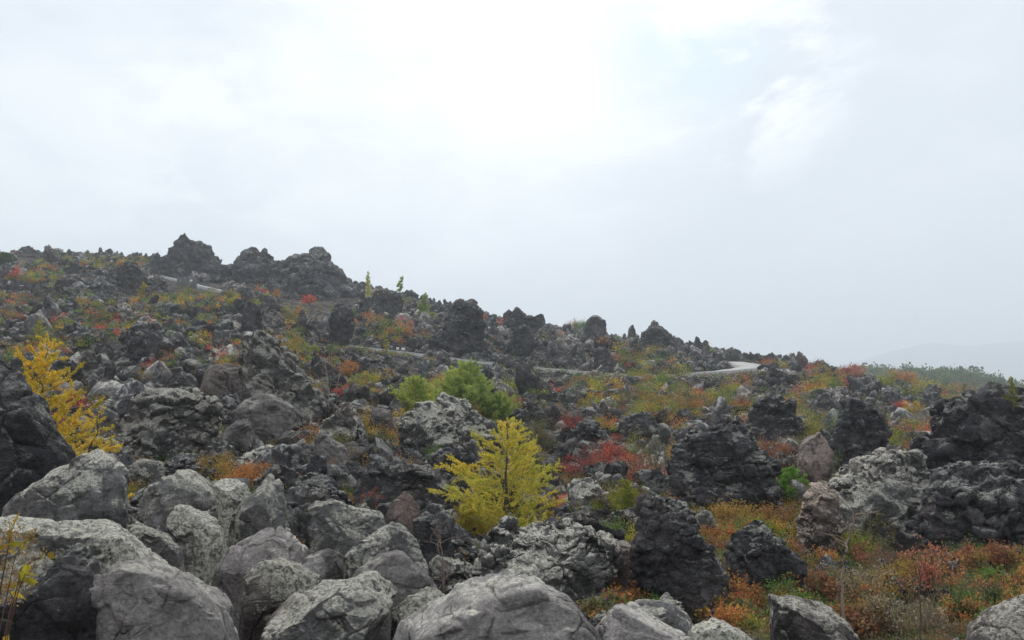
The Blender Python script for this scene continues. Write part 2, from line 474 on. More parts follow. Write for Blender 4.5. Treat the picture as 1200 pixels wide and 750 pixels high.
def facet(V, Fc, s, r2, n, lo, hi, mn):
    N0 = normals(V, Fc); rr_ = np.ones(len(V))
    for j in range(n):
        u = r2.normal(size=3); u[1] -= .6; u /= np.linalg.norm(u); i0 = int(np.argmax(s @ u))
        n_ = u * .35 + N0[i0] * .65 + r2.normal(size=3) * .12; n_ /= np.linalg.norm(n_)
        h_ = (V[i0] @ n_) * r2.uniform(lo, hi)
        if h_ <= 0: continue
        dp = V @ n_; rr_ = np.minimum(rr_, np.where(dp > 1e-6, h_ / np.maximum(dp, 1e-6), 9))
    return V * np.clip(rr_, mn, 1)[:, None]

def hero(name, label, cat, mat, d, style, seed, poly, dep=.85, tint=1.0, group=None, planes=None, sub=None):
    if 8.5 < d < 60:
        q = [p[0] for p in poly]; d = .5 * d + .5 * hit((min(q) + max(q)) / 2, max(p[1] for p in poly) - 14) if d < 12 else hit((min(q) + max(q)) / 2, max(p[1] for p in poly) - 14)
    W = np.array([at(px, py, d) for px, py in poly])
    lo, hi = W.min(0), W.max(0)
    c = (lo + hi) / 2
    P2 = np.stack([W[:, 0] - c[0], W[:, 2] - c[2]], 1)
    width = hi[0] - lo[0]; height = hi[2] - lo[2]
    size = math.sqrt(width * height) / 2
    D = dep * width * .5 + .12 * height
    pxs = size / d * F
    sub = sub or (7 if pxs > 55 else 6 if pxs > 9 else 5)
    s, Fc = ico(sub)
    th = np.arctan2(s[:, 2], s[:, 0])
    tt = np.linspace(-math.pi, math.pi, 721); R = poly_radius(P2, tt)
    R[R == 0] = size * .5
    k = 4 if style != 'rough' else 2
    Rp = np.concatenate([R[-k - 1:-1], R, R[1:k + 1]]); R = np.convolve(Rp, np.ones(2 * k + 1) / (2 * k + 1), 'valid')
    if style == 'rough':
        q3 = np.stack([np.cos(tt), np.sin(tt), 0 * tt + seed * .37], 1)
        R = R * (1 + .10 * fbm(q3 * 4.5, 3, seed, .6, True) - .03)
    else: R = R * 1.04
    rad = np.interp(th, tt, R)
    rho = np.hypot(s[:, 0], s[:, 2]) ** .80
    V = np.stack([np.cos(th) * rad * rho, D * np.sign(s[:, 1]) * np.abs(s[:, 1]) ** .85, np.sin(th) * rad * rho], 1)
    r2 = np.random.default_rng(seed + 100)
    pl = []
    if planes is None:
        nf = 11 if style == 'smooth' else 7 if style == 'lichen' else 3
        for i in range(nf):
            a = r2.uniform(-1.25, 1.25); e = r2.uniform(-.35, 1.25)
            n_ = (math.sin(a) * math.cos(e), -math.cos(a) * math.cos(e) * 1.0, math.sin(e))
            lat = math.hypot(n_[0], n_[2])
            pl.append((n_, r2.uniform(.0, .14) + .40 + .42 * lat ** 1.5))
        for i in range(3):
            a = r2.uniform(-1.2, 1.2)
            pl.append(((math.sin(a), math.cos(a), r2.uniform(0, .8)), r2.uniform(.6, .85)))
    else: pl = planes
    if style != 'rough':
        N0 = normals(V, Fc); rr_ = np.ones(len(V))
        for j in range(24 if style == 'smooth' else 18):
            u = r2.normal(size=3); u /= np.linalg.norm(u); i0 = int(np.argmax(s @ u))
            n_ = N0[i0] + r2.normal(size=3) * .16; n_ /= np.linalg.norm(n_)
            h_ = (V[i0] @ n_) * r2.uniform(.90, .99)
            if h_ <= 0: continue
            dp = V @ n_; rr_ = np.minimum(rr_, np.where(dp > 1e-6, h_ / np.maximum(dp, 1e-6), 9))
        V = V * np.clip(rr_, .80, 1)[:, None]
    V = clip_planes(V, pl)
    V = weather(V, Fc, size, style, seed, .62 if d > 60 else .85)
    if style == 'smooth': V = facet(V, Fc, s, r2, 15, .93, .985, .9)
    V = np.asarray(V)
    # rest the rock in the ground
    yaw = -math.atan2(c[0], d) * .8
    cc, ss = math.cos(yaw), math.sin(yaw)
    V = np.stack([V[:, 0] * cc - V[:, 1] * ss, V[:, 0] * ss + V[:, 1] * cc, V[:, 2]], 1)
    g = H(np.array([c[0] - width * .35, c[0], c[0] + width * .35, c[0]]), np.array([d, d, d, d + D * .6]), False).min()
    zmin = V[:, 2].min() + c[2]
    if zmin > g - .06 * height:
        kf = (c[2] - (g - .10 * height - .05)) / (c[2] - zmin)
        V[:, 2] = np.where(V[:, 2] < 0, V[:, 2] * kf, V[:, 2])
    o = add(name, mesh_from(name, V, [Fc], smooth=True), M[mat], loc=c, color=g3(tint) if not isinstance(tint, tuple) else tint)
    tag(o, label, cat, group)
    HERO.append((c[0], c[1], width * .5, np.array(poly, float), d - D * .6, D))
    return o

HR = [
 # near left
 ('boulder', 'long dark boulder with flat pinkish facets filling the bottom left corner', 'grey', 3.9, 'smooth', 3, [(90,810),(104,715),(120,662),(131,638),(152,632),(172,647),(205,669),(240,685),(268,711),(290,734),(306,760),(316,810)], .9, .85),
 ('boulder', 'knobbly charcoal boulder with white crusts below the yellow leaves at the left edge', 'dark', 3.75, 'lichen', 8, [(-40,800),(-30,720),(8,690),(48,684),(62,660),(92,638),(116,646),(126,682),(118,800)], .9, 1.25),
 ('boulder', 'pale flat topped boulder behind the yellow leafed twig at the left edge', 'pale', 5.2, 'lichen', 5, [(-60,650),(-10,612),(30,603),(75,611),(110,612),(135,620),(153,635),(172,652),(200,690),(100,740),(0,740)], .9, 1.0),
 ('boulder', 'large rounded grey boulder above the pale flat one at the left edge', 'lichen', 7.5, 'smooth', 12, [(0,600),(22,577),(48,555),(78,535),(105,527),(130,534),(148,556),(152,590),(150,650),(20,655),(-10,625)], .9, 1.15),
 ('rock_outcrop', 'tall black rock wall cut off by the left picture edge', 'dark', 9.5, 'lichen', 21, [(-110,430),(-40,412),(0,421),(16,436),(28,461),(48,474),(53,508),(68,528),(76,545),(64,640),(-80,660)], .8, 1.0),
 ('boulder', 'blocky grey boulder right of the big rounded one and behind the lichen capped lump', 'lichen', 9.2, 'smooth', 14, [(158,572),(165,556),(195,549),(225,552),(250,567),(263,590),(264,650),(160,650)], .9, .95),
 ('boulder', 'two tier lump thickly capped with pale lichen in the left foreground pile', 'pale', 6.8, 'lichen', 17, [(190,602),(198,590),(215,586),(238,597),(246,608),(262,616),(269,640),(264,664),(235,675),(213,665),(206,632),(192,614)], .9, .95),
 ('boulder', 'smooth egg shaped grey stone just left of the lichen capped lump', 'lichen', 6.4, 'smooth', 19, [(147,612),(165,605),(180,611),(198,627),(213,645),(214,668),(190,690),(150,680)], .9, .85),
 ('boulder', 'small pale rock wedged left of the leaning slab', 'pale', 8.2, 'lichen', 23, [(250,570),(262,561),(280,563),(297,575),(290,610),(265,630),(254,600)], .9, .95),
 ('boulder', 'leaning pointed slab with a dark left face in the foreground pile', 'lichen', 7.2, 'smooth', 25, [(262,630),(268,600),(290,578),(306,560),(320,546),(331,565),(337,595),(332,640),(300,670),(268,660)], .8, .9),
 ('boulder', 'pinkish angular boulder right below the leaning pointed slab', 'grey', 6.0, 'smooth', 27, [(242,705),(252,667),(275,641),(300,625),(328,616),(350,624),(367,640),(369,656),(345,680),(300,730),(258,730)], .9, 1.1),
 ('boulder', 'split boulder with a black flat face and a pale gritty top', 'lichen', 5.3, 'smooth', 31, [(273,715),(282,673),(298,655),(312,650),(345,664),(382,685),(370,715),(340,750),(300,775),(278,765)], .9, .8),
 ('boulder', 'low dark wedge between the pinkish boulder and the knobbly hollowed boulder', 'grey', 6.7, 'smooth', 33, [(338,664),(365,652),(393,644),(405,654),(410,670),(395,695),(350,705)], .9, .75),
 ('boulder', 'squat mottled grey block with a dark left shoulder behind the knobbly hollowed boulder', 'lichen', 8.3, 'smooth', 35, [(357,603),(364,586),(384,578),(401,581),(420,592),(445,600),(452,618),(450,665),(420,680),(368,675),(361,632)], .9, .9),
 ('boulder', 'knobbly hollowed boulder with pale crusted crest above the big central slab', 'lichen', 6.8, 'lichen', 37, [(403,638),(413,622),(440,621),(458,616),(475,621),(495,640),(509,660),(514,690),(490,710),(440,710),(408,680)], .9, 1.0),
 ('boulder', 'brownish pointed wedge stone beside the small red bush', 'pink', 9.8, 'smooth', 39, [(447,612),(455,590),(468,571),(480,580),(493,592),(497,620),(480,635),(452,635)], .8, .72),
 ('boulder', 'black lump with bare grey twigs beside the brownish wedge stone', 'dark', 9.2, 'lichen', 41, [(482,612),(500,599),(519,609),(532,630),(534,670),(500,675),(484,650)], .9, 1.0),
 ('boulder', 'wide slab with crusted pale top and dark undercut front left of the smooth central boulder', 'lichen', 4.7, 'smooth', 43, [(294,765),(318,722),(350,700),(390,682),(430,672),(466,667),(483,681),(485,692),(468,712),(456,735),(446,800),(290,810)], .9, 1.05),
 ('boulder', 'sloping grey slab tucked behind the wide crusted slab', 'grey', 5.5, 'smooth', 45, [(398,672),(440,655),(472,648),(495,660),(516,675),(524,700),(500,725),(470,730),(425,715)], .8, .72),
 ('boulder', 'small lichen covered stone leaning against the smooth central boulder', 'pale', 4.9, 'lichen', 47, [(460,712),(475,695),(500,689),(521,692),(527,706),(520,735),(480,755),(460,745)], .9, .85),
 ('boulder', 'huge smooth pale grey boulder at the bottom centre', 'grey', 4.3, 'smooth', 51, [(432,800),(453,745),(480,722),(510,706),(540,692),(565,679),(587,668),(596,679),(620,677),(650,680),(678,690),(694,707),(710,730),(729,752),(740,810)], .9, 1.05),
 ('boulder', 'light grey wedge with a dark underside right of the smooth central boulder', 'grey', 4.8, 'smooth', 53, [(690,705),(715,697),(738,706),(765,721),(795,737),(824,752),(835,800),(720,800),(698,740)], .9, 1.05),
 ('boulder', 'rounded speckled boulder peeping over the light grey wedge', 'lichen', 5.7, 'smooth', 55, [(734,710),(762,702),(785,705),(801,717),(814,735),(812,765),(750,765)], .9, 1.05),
 ('boulder', 'small pale dome shaped stone at the bottom edge beside orange leaves', 'pale', 5.1, 'smooth', 57, [(808,742),(825,727),(845,723),(866,734),(885,750),(888,790),(806,790)], .9, 1.05),
 ('boulder', 'dark block with white streaked top at the bottom edge right of centre', 'crust', 5.7, 'lichen', 59, [(903,780),(902,706),(912,696),(930,702),(960,708),(985,721),(1004,741),(1012,790)], .9, 1.15),
 ('boulder', 'grey ridged boulder cut off by the bottom right corner', 'crust', 5.6, 'lichen', 61, [(1128,790),(1145,738),(1162,716),(1180,703),(1200,691),(1240,686),(1280,800)], .9, 1.3),
 # behind the pile
 ('rock_outcrop', 'tall dark stump shaped rock standing among orange shrubs right of centre', 'dark', 9.6, 'rough', 63, [(742,665),(750,625),(753,600),(764,590),(788,587),(803,592),(810,615),(820,632),(836,648),(850,672),(856,720),(800,730),(750,715)], .8, 1.5),
 ('boulder', 'pinkish grey block leaning against the dark stump shaped rock', 'pink', 9.2, 'smooth', 65, [(688,655),(705,641),(725,632),(746,635),(753,652),(750,680),(740,710),(705,710),(694,690)], .9, .95),
 ('rock_outcrop', 'low flat crusted ledge with moss cushions below the yellow larch', 'crust', 10.5, 'rough', 67, [(565,665),(586,630),(620,619),(660,622),(702,627),(722,640),(712,680),(690,720),(600,720)], 1.0, 1.5),
 ('boulder', 'dark hunched boulder with one pale face right of the orange dome shrub', 'dark', 9.8, 'rough', 69, [(852,645),(861,619),(878,611),(896,618),(911,634),(926,645),(942,662),(940,690),(890,700),(855,690)], .9, 1.3),
 ('rock_outcrop', 'black jagged crag in the middle ground behind the orange dome shrub', 'dark', 17, 'rough', 71, [(783,580),(788,532),(800,508),(825,500),(850,497),(876,507),(889,528),(903,545),(903,580),(895,610),(830,615),(790,605)], .9, 1.25),
 ('rock_outcrop', 'upright black monolith with a hooked top on the right', 'dark', 19, 'rough', 73, [(974,520),(984,497),(986,478),(994,470),(1013,471),(1030,484),(1041,516),(1040,545),(1015,560),(976,560)], .75, 1.0),
 ('boulder', 'pinkish pale block at the foot of the upright black monolith', 'pink', 17.5, 'smooth', 75, [(934,560),(936,520),(947,506),(966,507),(979,528),(984,560),(960,580)], .8, .95),
 ('rock_outcrop', 'broad black crag on the skyline at the right edge', 'dark', 20, 'rough', 77, [(1085,545),(1098,505),(1105,482),(1120,471),(1133,474),(1150,459),(1176,455),(1186,472),(1200,464),(1260,455),(1280,580),(1200,600),(1130,590)], .9, 1.1),
 ('rock_outcrop', 'rock face with a bare pinkish left flank beside the green pine bush', 'crust', 15.5, 'rough', 79, [(934,655),(940,605),(946,580),(955,566),(970,560),(982,570),(984,605),(975,660),(950,668)], .8, (1.35, 1.15, 1.1)),
 ('rock_outcrop', 'wide crusted grey outcrop above the basin of shrubs on the right', 'crust', 15.5, 'rough', 81, [(962,650),(968,590),(990,556),(1010,542),(1040,532),(1076,526),(1105,545),(1115,580),(1110,640),(1040,650),(985,640)], .9, 1.35),
 ('rock_outcrop', 'dark layered outcrop under the orange and yellow sapling at the right edge', 'dark', 15.8, 'rough', 83, [(1080,620),(1095,572),(1110,552),(1150,546),(1200,556),(1270,560),(1290,660),(1180,665),(1090,655)], .9, 1.5),
 ('rock_outcrop', 'dark overhanging ledge behind the small red bush left of centre', 'dark', 12.8, 'rough', 85, [(410,575),(428,553),(460,545),(500,547),(521,563),(535,580),(530,610),(480,615),(430,605)], .9, 1.15),
 ('rock_outcrop', 'layered flat topped outcrop with a dark cave below in the left middle ground', 'crust', 18, 'rough', 87, [(138,515),(149,487),(164,470),(185,457),(215,457),(241,462),(252,480),(257,502),(254,535),(190,548),(142,545)], .9, 1.1),
 ('boulder', 'angular grey block right of the layered flat topped outcrop', 'grey', 17, 'smooth', 89, [(254,520),(272,494),(298,491),(302,515),(298,545),(262,548)], .9, .48),
 ('boulder', 'faceted block with one pale side standing over its neighbour in the left middle ground', 'grey', 18.5, 'smooth', 91, [(273,486),(285,472),(300,464),(322,462),(340,475),(346,500),(345,530),(310,530),(280,512)], .9, .55),
 ('boulder', 'pink grey rounded boulder below the larger sloping crag on the left', 'pink', 28, 'smooth', 93, [(235,455),(243,431),(262,424),(290,431),(299,450),(296,475),(240,475)], .9, .6),
 ('boulder', 'smooth dark dome between the flat topped outcrop and the pink grey boulder', 'far', 27, 'smooth', 95, [(199,450),(211,435),(225,438),(236,450),(238,475),(202,475)], .9, 1.0),
 ('rock_outcrop', 'large sloping crag with a peaked left end left of the pale bare saplings', 'crust', 26, 'rough', 97, [(284,440),(290,408),(304,393),(320,405),(345,438),(370,462),(390,482),(385,510),(320,510),(290,480)], .9, .9),
 ('rock_outcrop', 'broken grey outcrop with a shaded hollow left of the yellow larch', 'crust', 16.5, 'rough', 99, [(467,525),(471,496),(484,484),(492,472),(506,470),(521,478),(536,490),(540,530),(500,545),(472,540)], .9, 1.35),
 ('rock_outcrop', 'grey ridge of rock sloping down to the yellow larch', 'crust', 19, 'rough', 101, [(506,485),(520,463),(545,474),(569,494),(575,525),(540,530),(510,520)], .9, 1.3),
 ('boulder', 'slanting grey slab between bare twigs and the broken outcrop', 'grey', 22, 'smooth', 103, [(451,485),(463,460),(473,465),(474,500),(455,505)], .8, .55),
 ('boulder', 'faceted pale topped block in the hollow left of the yellow bushes', 'grey', 13.5, 'smooth', 105, [(362,540),(371,506),(388,497),(393,514),(405,520),(414,535),(412,565),(370,565)], .9, .6),
 ('boulder', 'weathered grey block below the flat topped outcrop at the left', 'crust', 13, 'lichen', 107, [(150,548),(165,538),(190,537),(200,548),(200,572),(150,575)], .9, .9),
 ('rock_outcrop', 'dark crest of rock above the red and olive bushes', 'far', 30, 'rough', 109, [(719,520),(727,494),(744,485),(758,483),(771,497),(777,520),(760,530)], .9, .8),
 ('rock_outcrop', 'dark slanting outcrop left of the upright monolith', 'far', 28, 'rough', 111, [(876,500),(884,478),(899,468),(920,470),(936,490),(948,520),(930,530),(880,525)], .9, .8),
 ('boulder', 'leaning pale rock blade on the right slope beside a red shrub', 'grey', 34, 'smooth', 113, [(1062,500),(1070,487),(1080,478),(1092,474),(1098,492),(1096,506),(1075,510)], .8, .8),
 # far crags
 ('lava_crag', 'highest lava tower on the skyline at the upper left', 'far', 150, 'rough', 121, [(186,345),(190,318),(198,303),(199,294),(209,286),(213,279),(219,277),(224,284),(233,290),(242,289),(248,298),(254,306),(266,312),(272,325),(258,345),(220,350)], .8, .9),
 ('lava_crag', 'twin peaked crag on the skyline between the highest tower and the knobbed crag', 'far', 146, 'rough', 123, [(274,335),(277,300),(282,302),(289,294),(299,291),(303,301),(312,296),(321,306),(327,330),(300,345)], .8, .9),
 ('lava_crag', 'broad crag with a round knob on top breaking the skyline left of centre', 'far', 134, 'rough', 125, [(328,362),(332,328),(340,312),(352,302),(364,300),(367,291),(376,288),(386,296),(388,311),(396,318),(410,330),(424,350),(410,372),(360,376)], .8, 1.0),
 ('lava_crag', 'low rounded crest just left of the knobbed crag', 'far', 142, 'rough', 127, [(312,335),(320,308),(330,302),(347,305),(354,325),(345,350),(315,350)], .8, .9),
 ('lava_crag', 'black slab like crag below the small flat topped skyline tree', 'dark', 108, 'rough', 129, [(422,372),(430,348),(444,341),(456,335),(466,341),(472,357),(468,376),(440,380)], .8, 1.0),
 ('lava_crag', 'big black horned crag right above the long pale path', 'dark', 95, 'rough', 131, [(514,410),(522,382),(530,365),(532,351),(541,350),(546,357),(556,353),(563,361),(567,375),(566,395),(556,412),(530,418)], .8, .95),
 ('lava_crag', 'row of small dark peaks on the skyline right of the horned crag', 'far', 122, 'rough', 133, [(586,386),(591,367),(596,361),(601,369),(606,361),(615,370),(628,373),(636,369),(640,388),(625,402),(600,400)], .8, .85),
 ('lava_crag', 'grey flattened hump right of the horned crag below the skyline', 'far', 98, 'rough', 135, [(597,404),(603,388),(614,380),(624,386),(626,402),(612,410)], .8, .95),
 ('lava_crag', 'smooth round topped rock on the skyline near the centre', 'far', 126, 'lichen', 137, [(683,394),(685,379),(692,371),(700,368),(709,376),(711,392),(700,402)], .8, 1.1),
 ('lava_crag', 'pointed conical crag on the skyline right of the round topped rock', 'far', 120, 'rough', 139, [(751,410),(756,388),(762,380),(767,373),(772,382),(781,388),(790,398),(794,412),(770,418)], .8, .95),
 ('lava_crag', 'lone brownish rock finger on the skyline beyond the bend of the path', 'pink', 118, 'rough', 141, [(926,438),(931,422),(936,412),(941,417),(947,428),(949,438),(938,442)], .8, .6),
 ('lava_crag', 'black pillar below the skyline at the upper left', 'dark', 104, 'rough', 143, [(138,350),(139,318),(147,305),(158,307),(166,325),(168,350),(152,358)], .8, .95),
 ('lava_crag', 'small black pillar on the slope below the hazy knobbed crag', 'dark', 72, 'rough', 145, [(284,385),(286,360),(292,354),(303,358),(307,382),(296,390)], .8, .9),
 ('lava_crag', 'dark upright block just above the pale path near the centre', 'dark', 92, 'rough', 147, [(696,437),(697,410),(703,404),(711,408),(718,424),(719,438),(708,442)], .8, .9),
 ('lava_crag', 'rounded knobbly crag on the left slope below the black pillar', 'far', 46, 'rough', 149, [(144,412),(152,388),(162,378),(178,378),(191,387),(202,412),(196,430),(155,430)], .8, 1.1),
 ('lava_crag', 'dark broken stack of lava in the gap between the knobbed crag and the path', 'dark', 84, 'rough', 151, [(384,394),(388,366),(398,353),(411,360),(415,384),(402,396)], .8, .9),
 ('lava_crag', 'short double pinnacle at the left foot of the highest skyline tower', 'far', 148, 'rough', 153, [(174,316),(178,300),(184,296),(188,302),(191,312),(190,320)], .8, .95),
 ('lava_crag', 'pair of dark knobs on the far left skyline', 'far', 150, 'rough', 155, [(20,308),(25,291),(32,288),(40,293),(46,308),(36,314)], .8, .95),
 ('lava_crag', 'brown tinged knob with a red shrub beside it on the far left skyline', 'far', 148, 'rough', 157, [(48,308),(53,292),(58,288),(64,294),(72,306),(62,314)], .8, (1.1,.9,.85)),
 ('lava_crag', 'narrow grey tooth on the skyline beside the pointed conical crag', 'far', 122, 'lichen', 159, [(734,400),(737,384),(741,379),(745,386),(746,400)], .8, 1.4),
]
for i, (nm, lb, mt, d, st, sd, pl, dp, ti) in enumerate(HR):
    cat = {'boulder': 'boulder', 'rock_outcrop': 'outcrop', 'lava_crag': 'crag'}[nm]
    hero(nm, lb, cat, mt, d, st, sd, pl, dp, ti)

# ------------------------------------------------------------------ scattered rocks: the largest are things, the rest one mass of rubble
def rock_shape(seed, sub, style, el=(1, 1, 1), nf=9):
    r2 = np.random.default_rng(seed)
    V, Fc = ico(sub); V = V * np.array(el)
    pl = []
    for i in range(nf):
        n = r2.normal(size=3); pl.append((n, r2.uniform(.42, .82)))
    V = clip_planes(V, pl)
    if style: V = weather(V, Fc, .85, style, seed)
    return V, Fc
PROTO = []
for k in range(16):
    st = ['rough', 'rough', 'smooth', 'rough'][k % 4]
    el = [(1, .8, .75), (.8, .8, 1.15), (1.2, .9, .6), (1, .9, .9)][(k // 4 + k) % 4]
    V, Fc = rock_shape(300 + k, 6 if st == 'rough' else 6 if st == 'smooth' else 5, st, el, 14 if st == 'smooth' else 11 if st == 'lichen' else 7)
    mt = ['crust', 'dark', 'far', 'far'][k % 4]
    PROTO.append((mesh_from('lava_rock', V, [Fc], smooth=True), mt))
for me, mt in PROTO: me.materials.append(M[mt])
def hull_shape(seed, n, el):
    r2 = np.random.default_rng(seed); u = r2.normal(size=(n, 3)); u /= np.linalg.norm(u, axis=1)[:, None]
    u *= r2.uniform(.7, 1.15, (n, 1)) * np.array(el)
    bm = bmesh.new()
    for p in u: bm.verts.new(p)
    g = bmesh.ops.convex_hull(bm, input=bm.verts)
    bmesh.ops.delete(bm, geom=list({e for e in g['geom_interior'] + g['geom_unused'] if isinstance(e, bmesh.types.BMVert)}), context='VERTS')
    bm.verts.ensure_lookup_table(); bm.verts.index_update()
    V = np.array([v.co[:] for v in bm.verts]); Fc = np.array([[v.index for v in f.verts] for f in bm.faces if len(f.verts) == 3]); bm.free()
    return V, Fc
EL3 = [(1, .8, .7), (.75, .75, 1.2), (1.25, .9, .5), (1, .6, .9)]
def clinker(seed, sub, el):
    V, Fc = ico(sub); V = V * np.array(el); V = V + .34 * vec(V * 1.5, 2, seed)
    f1, f2, idc = worley(V * 2.1, seed); V = V * (1 + .6 * (RND[idc, 0] - .5) * np.clip((f2 - f1) * 7, 0, 1))[:, None]
    V = V + .10 * vec(V * 5, 2, seed + 5); return V, Fc

LOW = [hull_shape(500 + k, 10 + k % 5, EL3[k % 4]) for k in range(15)] + [clinker(540 + k, 3, EL3[k % 4]) for k in range(9)]
MID = [hull_shape(560 + k, 15 + k % 6, EL3[k % 4]) for k in range(10)] + [clinker(580 + k, 4, EL3[k % 4]) for k in range(14)]

def inside(poly, x, y):
    n = len(poly); c = False; j = n - 1
    for i in range(n):
        if (poly[i][1] > y) != (poly[j][1] > y) and x < (poly[j][0] - poly[i][0]) * (y - poly[i][1]) / (poly[j][1] - poly[i][1]) + poly[i][0]: c = not c
        j = i
    return c

def blocked(px, py, d, x, y, r, soft=False):
    for (hx, hy, hr, poly, dn, D) in HERO:
        if d < dn + D and px > poly[:, 0].min() - 5 and px < poly[:, 0].max() + 5 and inside(poly, px, py): return True
        if not soft and math.hypot(x - hx, y - hy) < hr * .75 + r * .3 and abs(y - hy) < D + r * .5: return True
    return False

def on_path(x, y, pad):
    for P, w in PATHS:
        if np.hypot(P[:, 0] - x, P[:, 1] - y).min() < pad + w * .5: return True
    return False

def rot_mat(a, b, c):
    ca, sa, cb, sb, cc, sc = math.cos(a), math.sin(a), math.cos(b), math.sin(b), math.cos(c), math.sin(c)
    return np.array([[cc, -sc, 0], [sc, cc, 0], [0, 0, 1]]) @ np.array([[cb, 0, sb], [0, 1, 0], [-sb, 0, cb]]) @ np.array([[1, 0, 0], [0, ca, -sa], [0, sa, ca]])

def region(px, d):
    side = 'left' if px < 400 else 'central' if px < 800 else 'right'
    if d > 88: return f'on the hazy {side} slope above the pale path', f'{side} upper slope'
    if d > 42: return f'on the {side} slope below the pale path', f'{side} middle slope'
    if d > 14: return f'in the {side} middle ground behind the foreground boulders', f'{side} middle ground'
    return f'among the {side} foreground boulders and shrubs', f'{side} foreground'

def unhide(px, x, y, z, s, k=1.8):
    t = x / y
    for tp, ep, dp in SIGHT:
        if tp[0] - .01 < t < tp[-1] + .01 and y < np.interp(t, tp, dp) and not (t < .19 and 1.9 < ((t * F + 600) % 97) / 10 < 2.9):
            lim = CZ + np.interp(t, tp, ep) * y
            s = min(s, (lim - z - .05) / k)
    return s
# candidates
N = 27000
d_ = np.exp(rng.uniform(math.log(5.5), math.log(172), N) ** 1.0)
d_ = np.concatenate([np.exp(rng.uniform(math.log(3.6), math.log(40), 8000)), 172 * np.sqrt(rng.uniform((30 / 172) ** 2, 1, N - 8000))])
t_ = rng.uniform(-.78, .78, N)
s_ = np.exp(rng.normal(0, .74, N)) * np.interp(d_, [5, 15, 40, 100, 170], [.07, .14, .28, .46, .46])
# rocks of the hazy crest stand larger and rougher
xs, ys = t_ * d_, d_
s_ = s_ * np.exp(.75 * fbm(np.stack([xs, ys, 0 * xs], 1) / 8, 2, 61))
keep = (s_ < np.interp(d_, [5, 15, 40, 100, 170], [.30, .72, 1.25, 1.4, 1.15]))
xs, ys, s_, d_ = xs[keep], ys[keep], s_[keep], d_[keep]
zs = H(xs, ys)
px_, py_ = to_px(np.stack([xs, ys, zs + s_ * .3], 1))
pp = np.stack([xs, ys, 0 * xs], 1)
veg = fbm(pp / 7, 3, 33)      # plants where this is high
order = np.argsort(-(s_ / d_))
solid = []; loose = []
for i in order:
    x, y, s, d = xs[i], ys[i], s_[i], d_[i]
    if on_path(x, y, s * 1.1 + .4): continue
    s = unhide(px_[i], x, y, zs[i], s)
    if s < .07: continue
    # keep the basin of shrubs and the foot of the trees clear of large stones
    if px_[i] > 820 and py_[i] > 610 and s / d * F > 14: continue
    if abs(px_[i] - 590) < 60 and 600 < py_[i] < 680: s *= .5
    if blocked(px_[i], py_[i], d, x, y, s): continue
    vis = -60 < px_[i] < 1260
    if vis and len(solid) < 215: solid.append((i, s))
    else: loose.append((i, s))
ex = []
for (hx, hy, hr, poly, dn, D) in HERO:
    if hy < 8: continue
    for k in range(26 if hy > 60 else 34):
        a = rng.uniform(-.35, math.pi + .35); q = hr * rng.uniform(.10, .26) * (.95 if hy > 60 else .8)
        x = hx + math.cos(a) * (hr * .95 + rng.uniform(0, .5) * hr); y = hy - math.sin(a) * (D * .95 + rng.uniform(0, .6) * hr)
        if on_path(x, y, q): continue
        z = float(H(x, y)[0]); q = unhide(0, x, y, z, q)
        if q > .05: ex.append((x, y, z, q, math.hypot(x, y)))
ex = np.array(ex); n0 = len(xs)
xs = np.append(xs, ex[:, 0]); ys = np.append(ys, ex[:, 1]); zs = np.append(zs, ex[:, 2]); s_ = np.append(s_, ex[:, 3]); d_ = np.append(d_, ex[:, 4])
loose += [(n0 + k, s_[n0 + k]) for k in range(len(ex))]
shades = [(.75, 'dark'), (1.0, 'charcoal'), (1.25, 'ash grey'), (1.6, 'pale grey')]
rid = 0
for n, (i, s) in enumerate(solid):
    k = int(rng.integers(len(PROTO))); me, mt = PROTO[k]
    sh, word = shades[rng.choice(4, p=[.35, .33, .22, .1])]
    o = bpy.data.objects.new('lava_rock', me); COL.objects.link(o)
    o.location = (xs[i], ys[i], zs[i] + s * .12)
    o.rotation_euler = (rng.uniform(-.5, .5), rng.uniform(-.5, .5), rng.uniform(0, 6.28))
    sc = s * rng.uniform(.85, 1.25, 3); o.scale = sc
    if d_[i] > 30 and rng.random() < .5: o.scale = (sc[0] * .8, sc[1] * .8, sc[2] * 1.3)
    o.color = (sh, sh, sh, 1)
    rg, gr = region(px_[i], d_[i])
    kind = ['crusted', 'jagged', 'blocky', 'jagged'][k % 4]
    tag(o, f'{kind} {word} lava rock {rg}', 'rock', f'{kind} {word} lava rocks, {gr}')

_crest = np.exp(np.linspace(math.log(60), math.log(165), 160))
for n in range(44):
    px = rng.uniform(90, 660) if n < 34 else rng.uniform(660, 900)
    a = float(ratio(px, 330)[0]); zc = H(a * _crest, _crest, False); j = int(np.argmax((zc - CZ) / _crest)); d = float(_crest[j]) - rng.uniform(0, 6)
    hgt = rng.uniform(5, 13 if n < 34 else 8) / F * d
    if on_path(a * d, d, 2): continue
    k = [1, 3, 5, 7, 9, 11, 13, 15][int(rng.integers(8))]
    o = bpy.data.objects.new('lava_spire', PROTO[k][0]); COL.objects.link(o)
    o.location = (a * d, d, float(H(a * d, d)[0]) + hgt * .25); o.rotation_euler = (rng.uniform(-.25, .25), rng.uniform(-.25, .25), rng.uniform(0, 6.28))
    q = hgt * .8; o.scale = (q * rng.uniform(.55, .9), q * rng.uniform(.55, .9), q * rng.uniform(.9, 1.3)); o.color = (.9, .9, .9, 1)
    sd_ = 'left of the horned crag' if px < 530 else 'right of the horned crag'
    tag(o, f'small ragged lava spire on the skyline chain {sd_}', 'spire', f'small spires on the skyline {sd_}')

